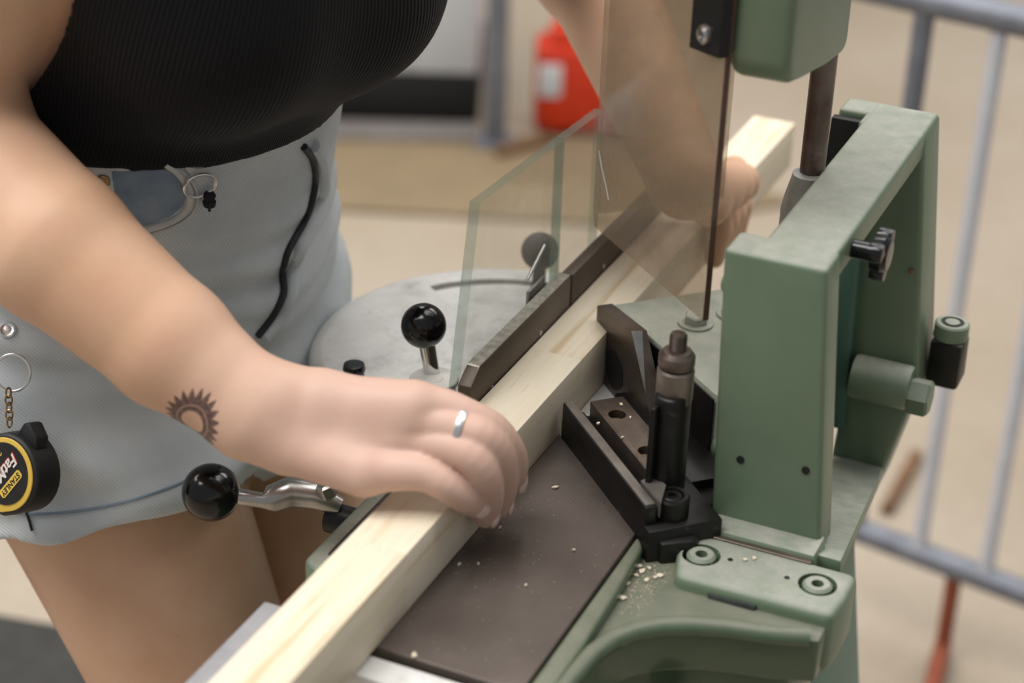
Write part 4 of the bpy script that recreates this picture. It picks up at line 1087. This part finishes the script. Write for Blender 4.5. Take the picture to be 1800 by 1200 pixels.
# red canister
rc_ = empty('red_canister', toworld(v3(100, 2080, FLOOR + 8))); tag(rc_, 'red plastic canister with a pale label beside the grey post', 'canister')
wb('canister_body', 22, 190, 2085, 2185, 2, 150, 'redplastic', rc_, (100, 2130), 16)
wb('canister_shoulder', 45, 165, 2098, 2172, 140, 176, 'redplastic', rc_, (100, 2130), 12)
tube('canister_handle', [Vector(((x - 100) * K3, 0, z * K3)) for x, z in ((65, 168), (70, 205), (90, 216), (125, 214), (140, 200), (142, 168))], 9 * K3, 'redplastic', rc_, 10)
lathe('canister_cap', [(0, 0), (14, 0), (14, 20), (0, 22)], Vector((70 * K3, 0, 172 * K3)), Vector((0, 0, 1)), 'hole', rc_, 16)
wb('canister_label', 28, 66, 2082.5, 2086, 66, 122, 'whitebox', rc_, (100, 2130), 1)
slab_obj('brown_offcut', [(430, 925), (442, 920), (500, 1048), (486, 1052)], 0, 14, 'brownwood', 'brown wooden offcut on the floor between machine and barrier', 'wood')
slab_obj('brown_offcut.001', [(-30, 1925), (60, 1990), (50, 2004), (-40, 1940)], 8.4, 24, 'brownwood', 'brown wooden offcut on the plywood in front of the red canister', 'wood')

# ================================================================== CHIPS AND DUST
def chip(u, v, z, sz, a, label, grp):
    n = random.choice((4, 5)); pts = []
    for i in range(n):
        th = a + 2 * math.pi * i / n; rr_ = sz * random.uniform(0.6, 1.1) * (1.0 if i % 2 else 0.6); pts.append(Vector((rr_ * math.cos(th) * K3, rr_ * math.sin(th) * K3, random.uniform(0, 0.5) * K3)))
    bm = bmesh.new(); add_prism(bm, pts, Vector((0, 0, 0.7 * K3))); o = finish(bm, 'wood_chip', 'chip', None, 30, False)
    o.location = toworld(W(u, v, z)); return tag(o, label, 'wood chip', grp)
def uvz(x, y, z):
    p = Pz(x, y, z) - W0; return float(p @ U_), float(p @ V_), z
TBL, REC, CAR = 'tiny pale wood chip in the middle of the dark ribbed saw table', 'small wood chip among the dust in the green recess beside the foot bracket', 'small orange-brown wood chip on the dark gib plate of the knife carriage'
for x, y, sz, lb in ((977, 857, 2.4, 'largest pale chip on the saw table, between the fingers and the knife carriage'), (879, 928, 1.2, 'tiny pale chip on the saw table just in front of the fingertips'),
                     (807, 993, 1.3, TBL), (841, 992, 1.2, TBL), (924, 1030, 1.2, TBL), (729, 1153, 2.2, 'pale chip at the front edge of the saw table beside the aluminium crossbar'),
                     (1009, 968, 1.1, 'tiny pale chip on the saw table near its green rim')):
    u, v, z = uvz(x, y, 0.1); chip(u, v, z, sz, random.uniform(0, 6), lb, 'chips on the saw table')
for x, y, sz, lb in ((1093, 1052, 3.2, 'largest pale chip in the green recess, nearest the curved casting lip'), (1123, 996, 2.4, 'pale chip in the green recess closest to the black knife carriage'), (1129, 1005, 3.0, REC), (1136, 1021, 1.8, REC),
                     (1160, 1012, 2.8, 'wood chip in the green recess touching the foot bracket side'), (1103, 1027, 2.0, REC), (1152, 1016, 1.6, REC), (1118, 1012, 1.6, REC), (1142, 1000, 1.5, REC)):
    u, v, z = uvz(x, y, -6.8); chip(u, v, z, sz, random.uniform(0, 6), lb, 'chips in the green recess')
for x, y, sz, lb in ((1310, 985, 1.6, 'left and smaller of two pale chips on the green foot bracket'), (1326, 982, 2.0, 'right and larger of two pale chips on the green foot bracket')):
    u, v, z = uvz(x, y, 0.1); chip(u, v, z, sz, random.uniform(0, 6), lb, 'chips on the foot bracket')
for x, y, sz in ((1092, 712, 1.5), (1052, 745, 1.6), (1108, 735, 1.2), (1094, 770, 1.2)):
    u, v, z = uvz(x, y, 20.1); chip(u, v, z, sz, random.uniform(0, 6), CAR, 'chips on the knife carriage')
bm = bmesh.new()
def speck(u, v, z, r):
    p = W(u, v, z); c_ = Vector((p[0], p[1], p[2])) * K3 + Vector((0, 0, TABLE_H)); r *= K3; a = random.uniform(0, 6)
    vs_ = [bm.verts.new(c_ + Vector((r * math.cos(a + k * 2.1), r * math.sin(a + k * 2.1), 0))) for k in range(3)] + [bm.verts.new(c_ + Vector((0, 0, r * 0.8)))]
    for f in ((0, 1, 3), (1, 2, 3), (2, 0, 3), (0, 2, 1)): bm.faces.new([vs_[i] for i in f])
for _ in range(150): speck(random.uniform(-98, 40), random.uniform(4, 64), 0.05, random.choice((0.12, 0.16, 0.2, 0.3)))
for _ in range(420):
    u, v = random.gauss(2, 14), random.gauss(84, 7)
    if -35 < u < 26 and 77 < v < 92: speck(u, v, -6.9, random.choice((0.15, 0.2, 0.3, 0.45)))
for _ in range(60): speck(random.uniform(10, 40), random.uniform(108, 150), 0.05, 0.3)
tag(finish(bm, 'sawdust', 'chip', None, 30, False), 'fine pale sawdust specks scattered over table and green recess', 'sawdust', kind='stuff')
fb_ = [kp(153.4, s_, z_) for s_, z_ in ((-182, 128), (-175, 120), (-166, 113), (-160, 107))]
tube('clinging_fibre', fb_, 0.45 * K3, 'white', mach, 6)
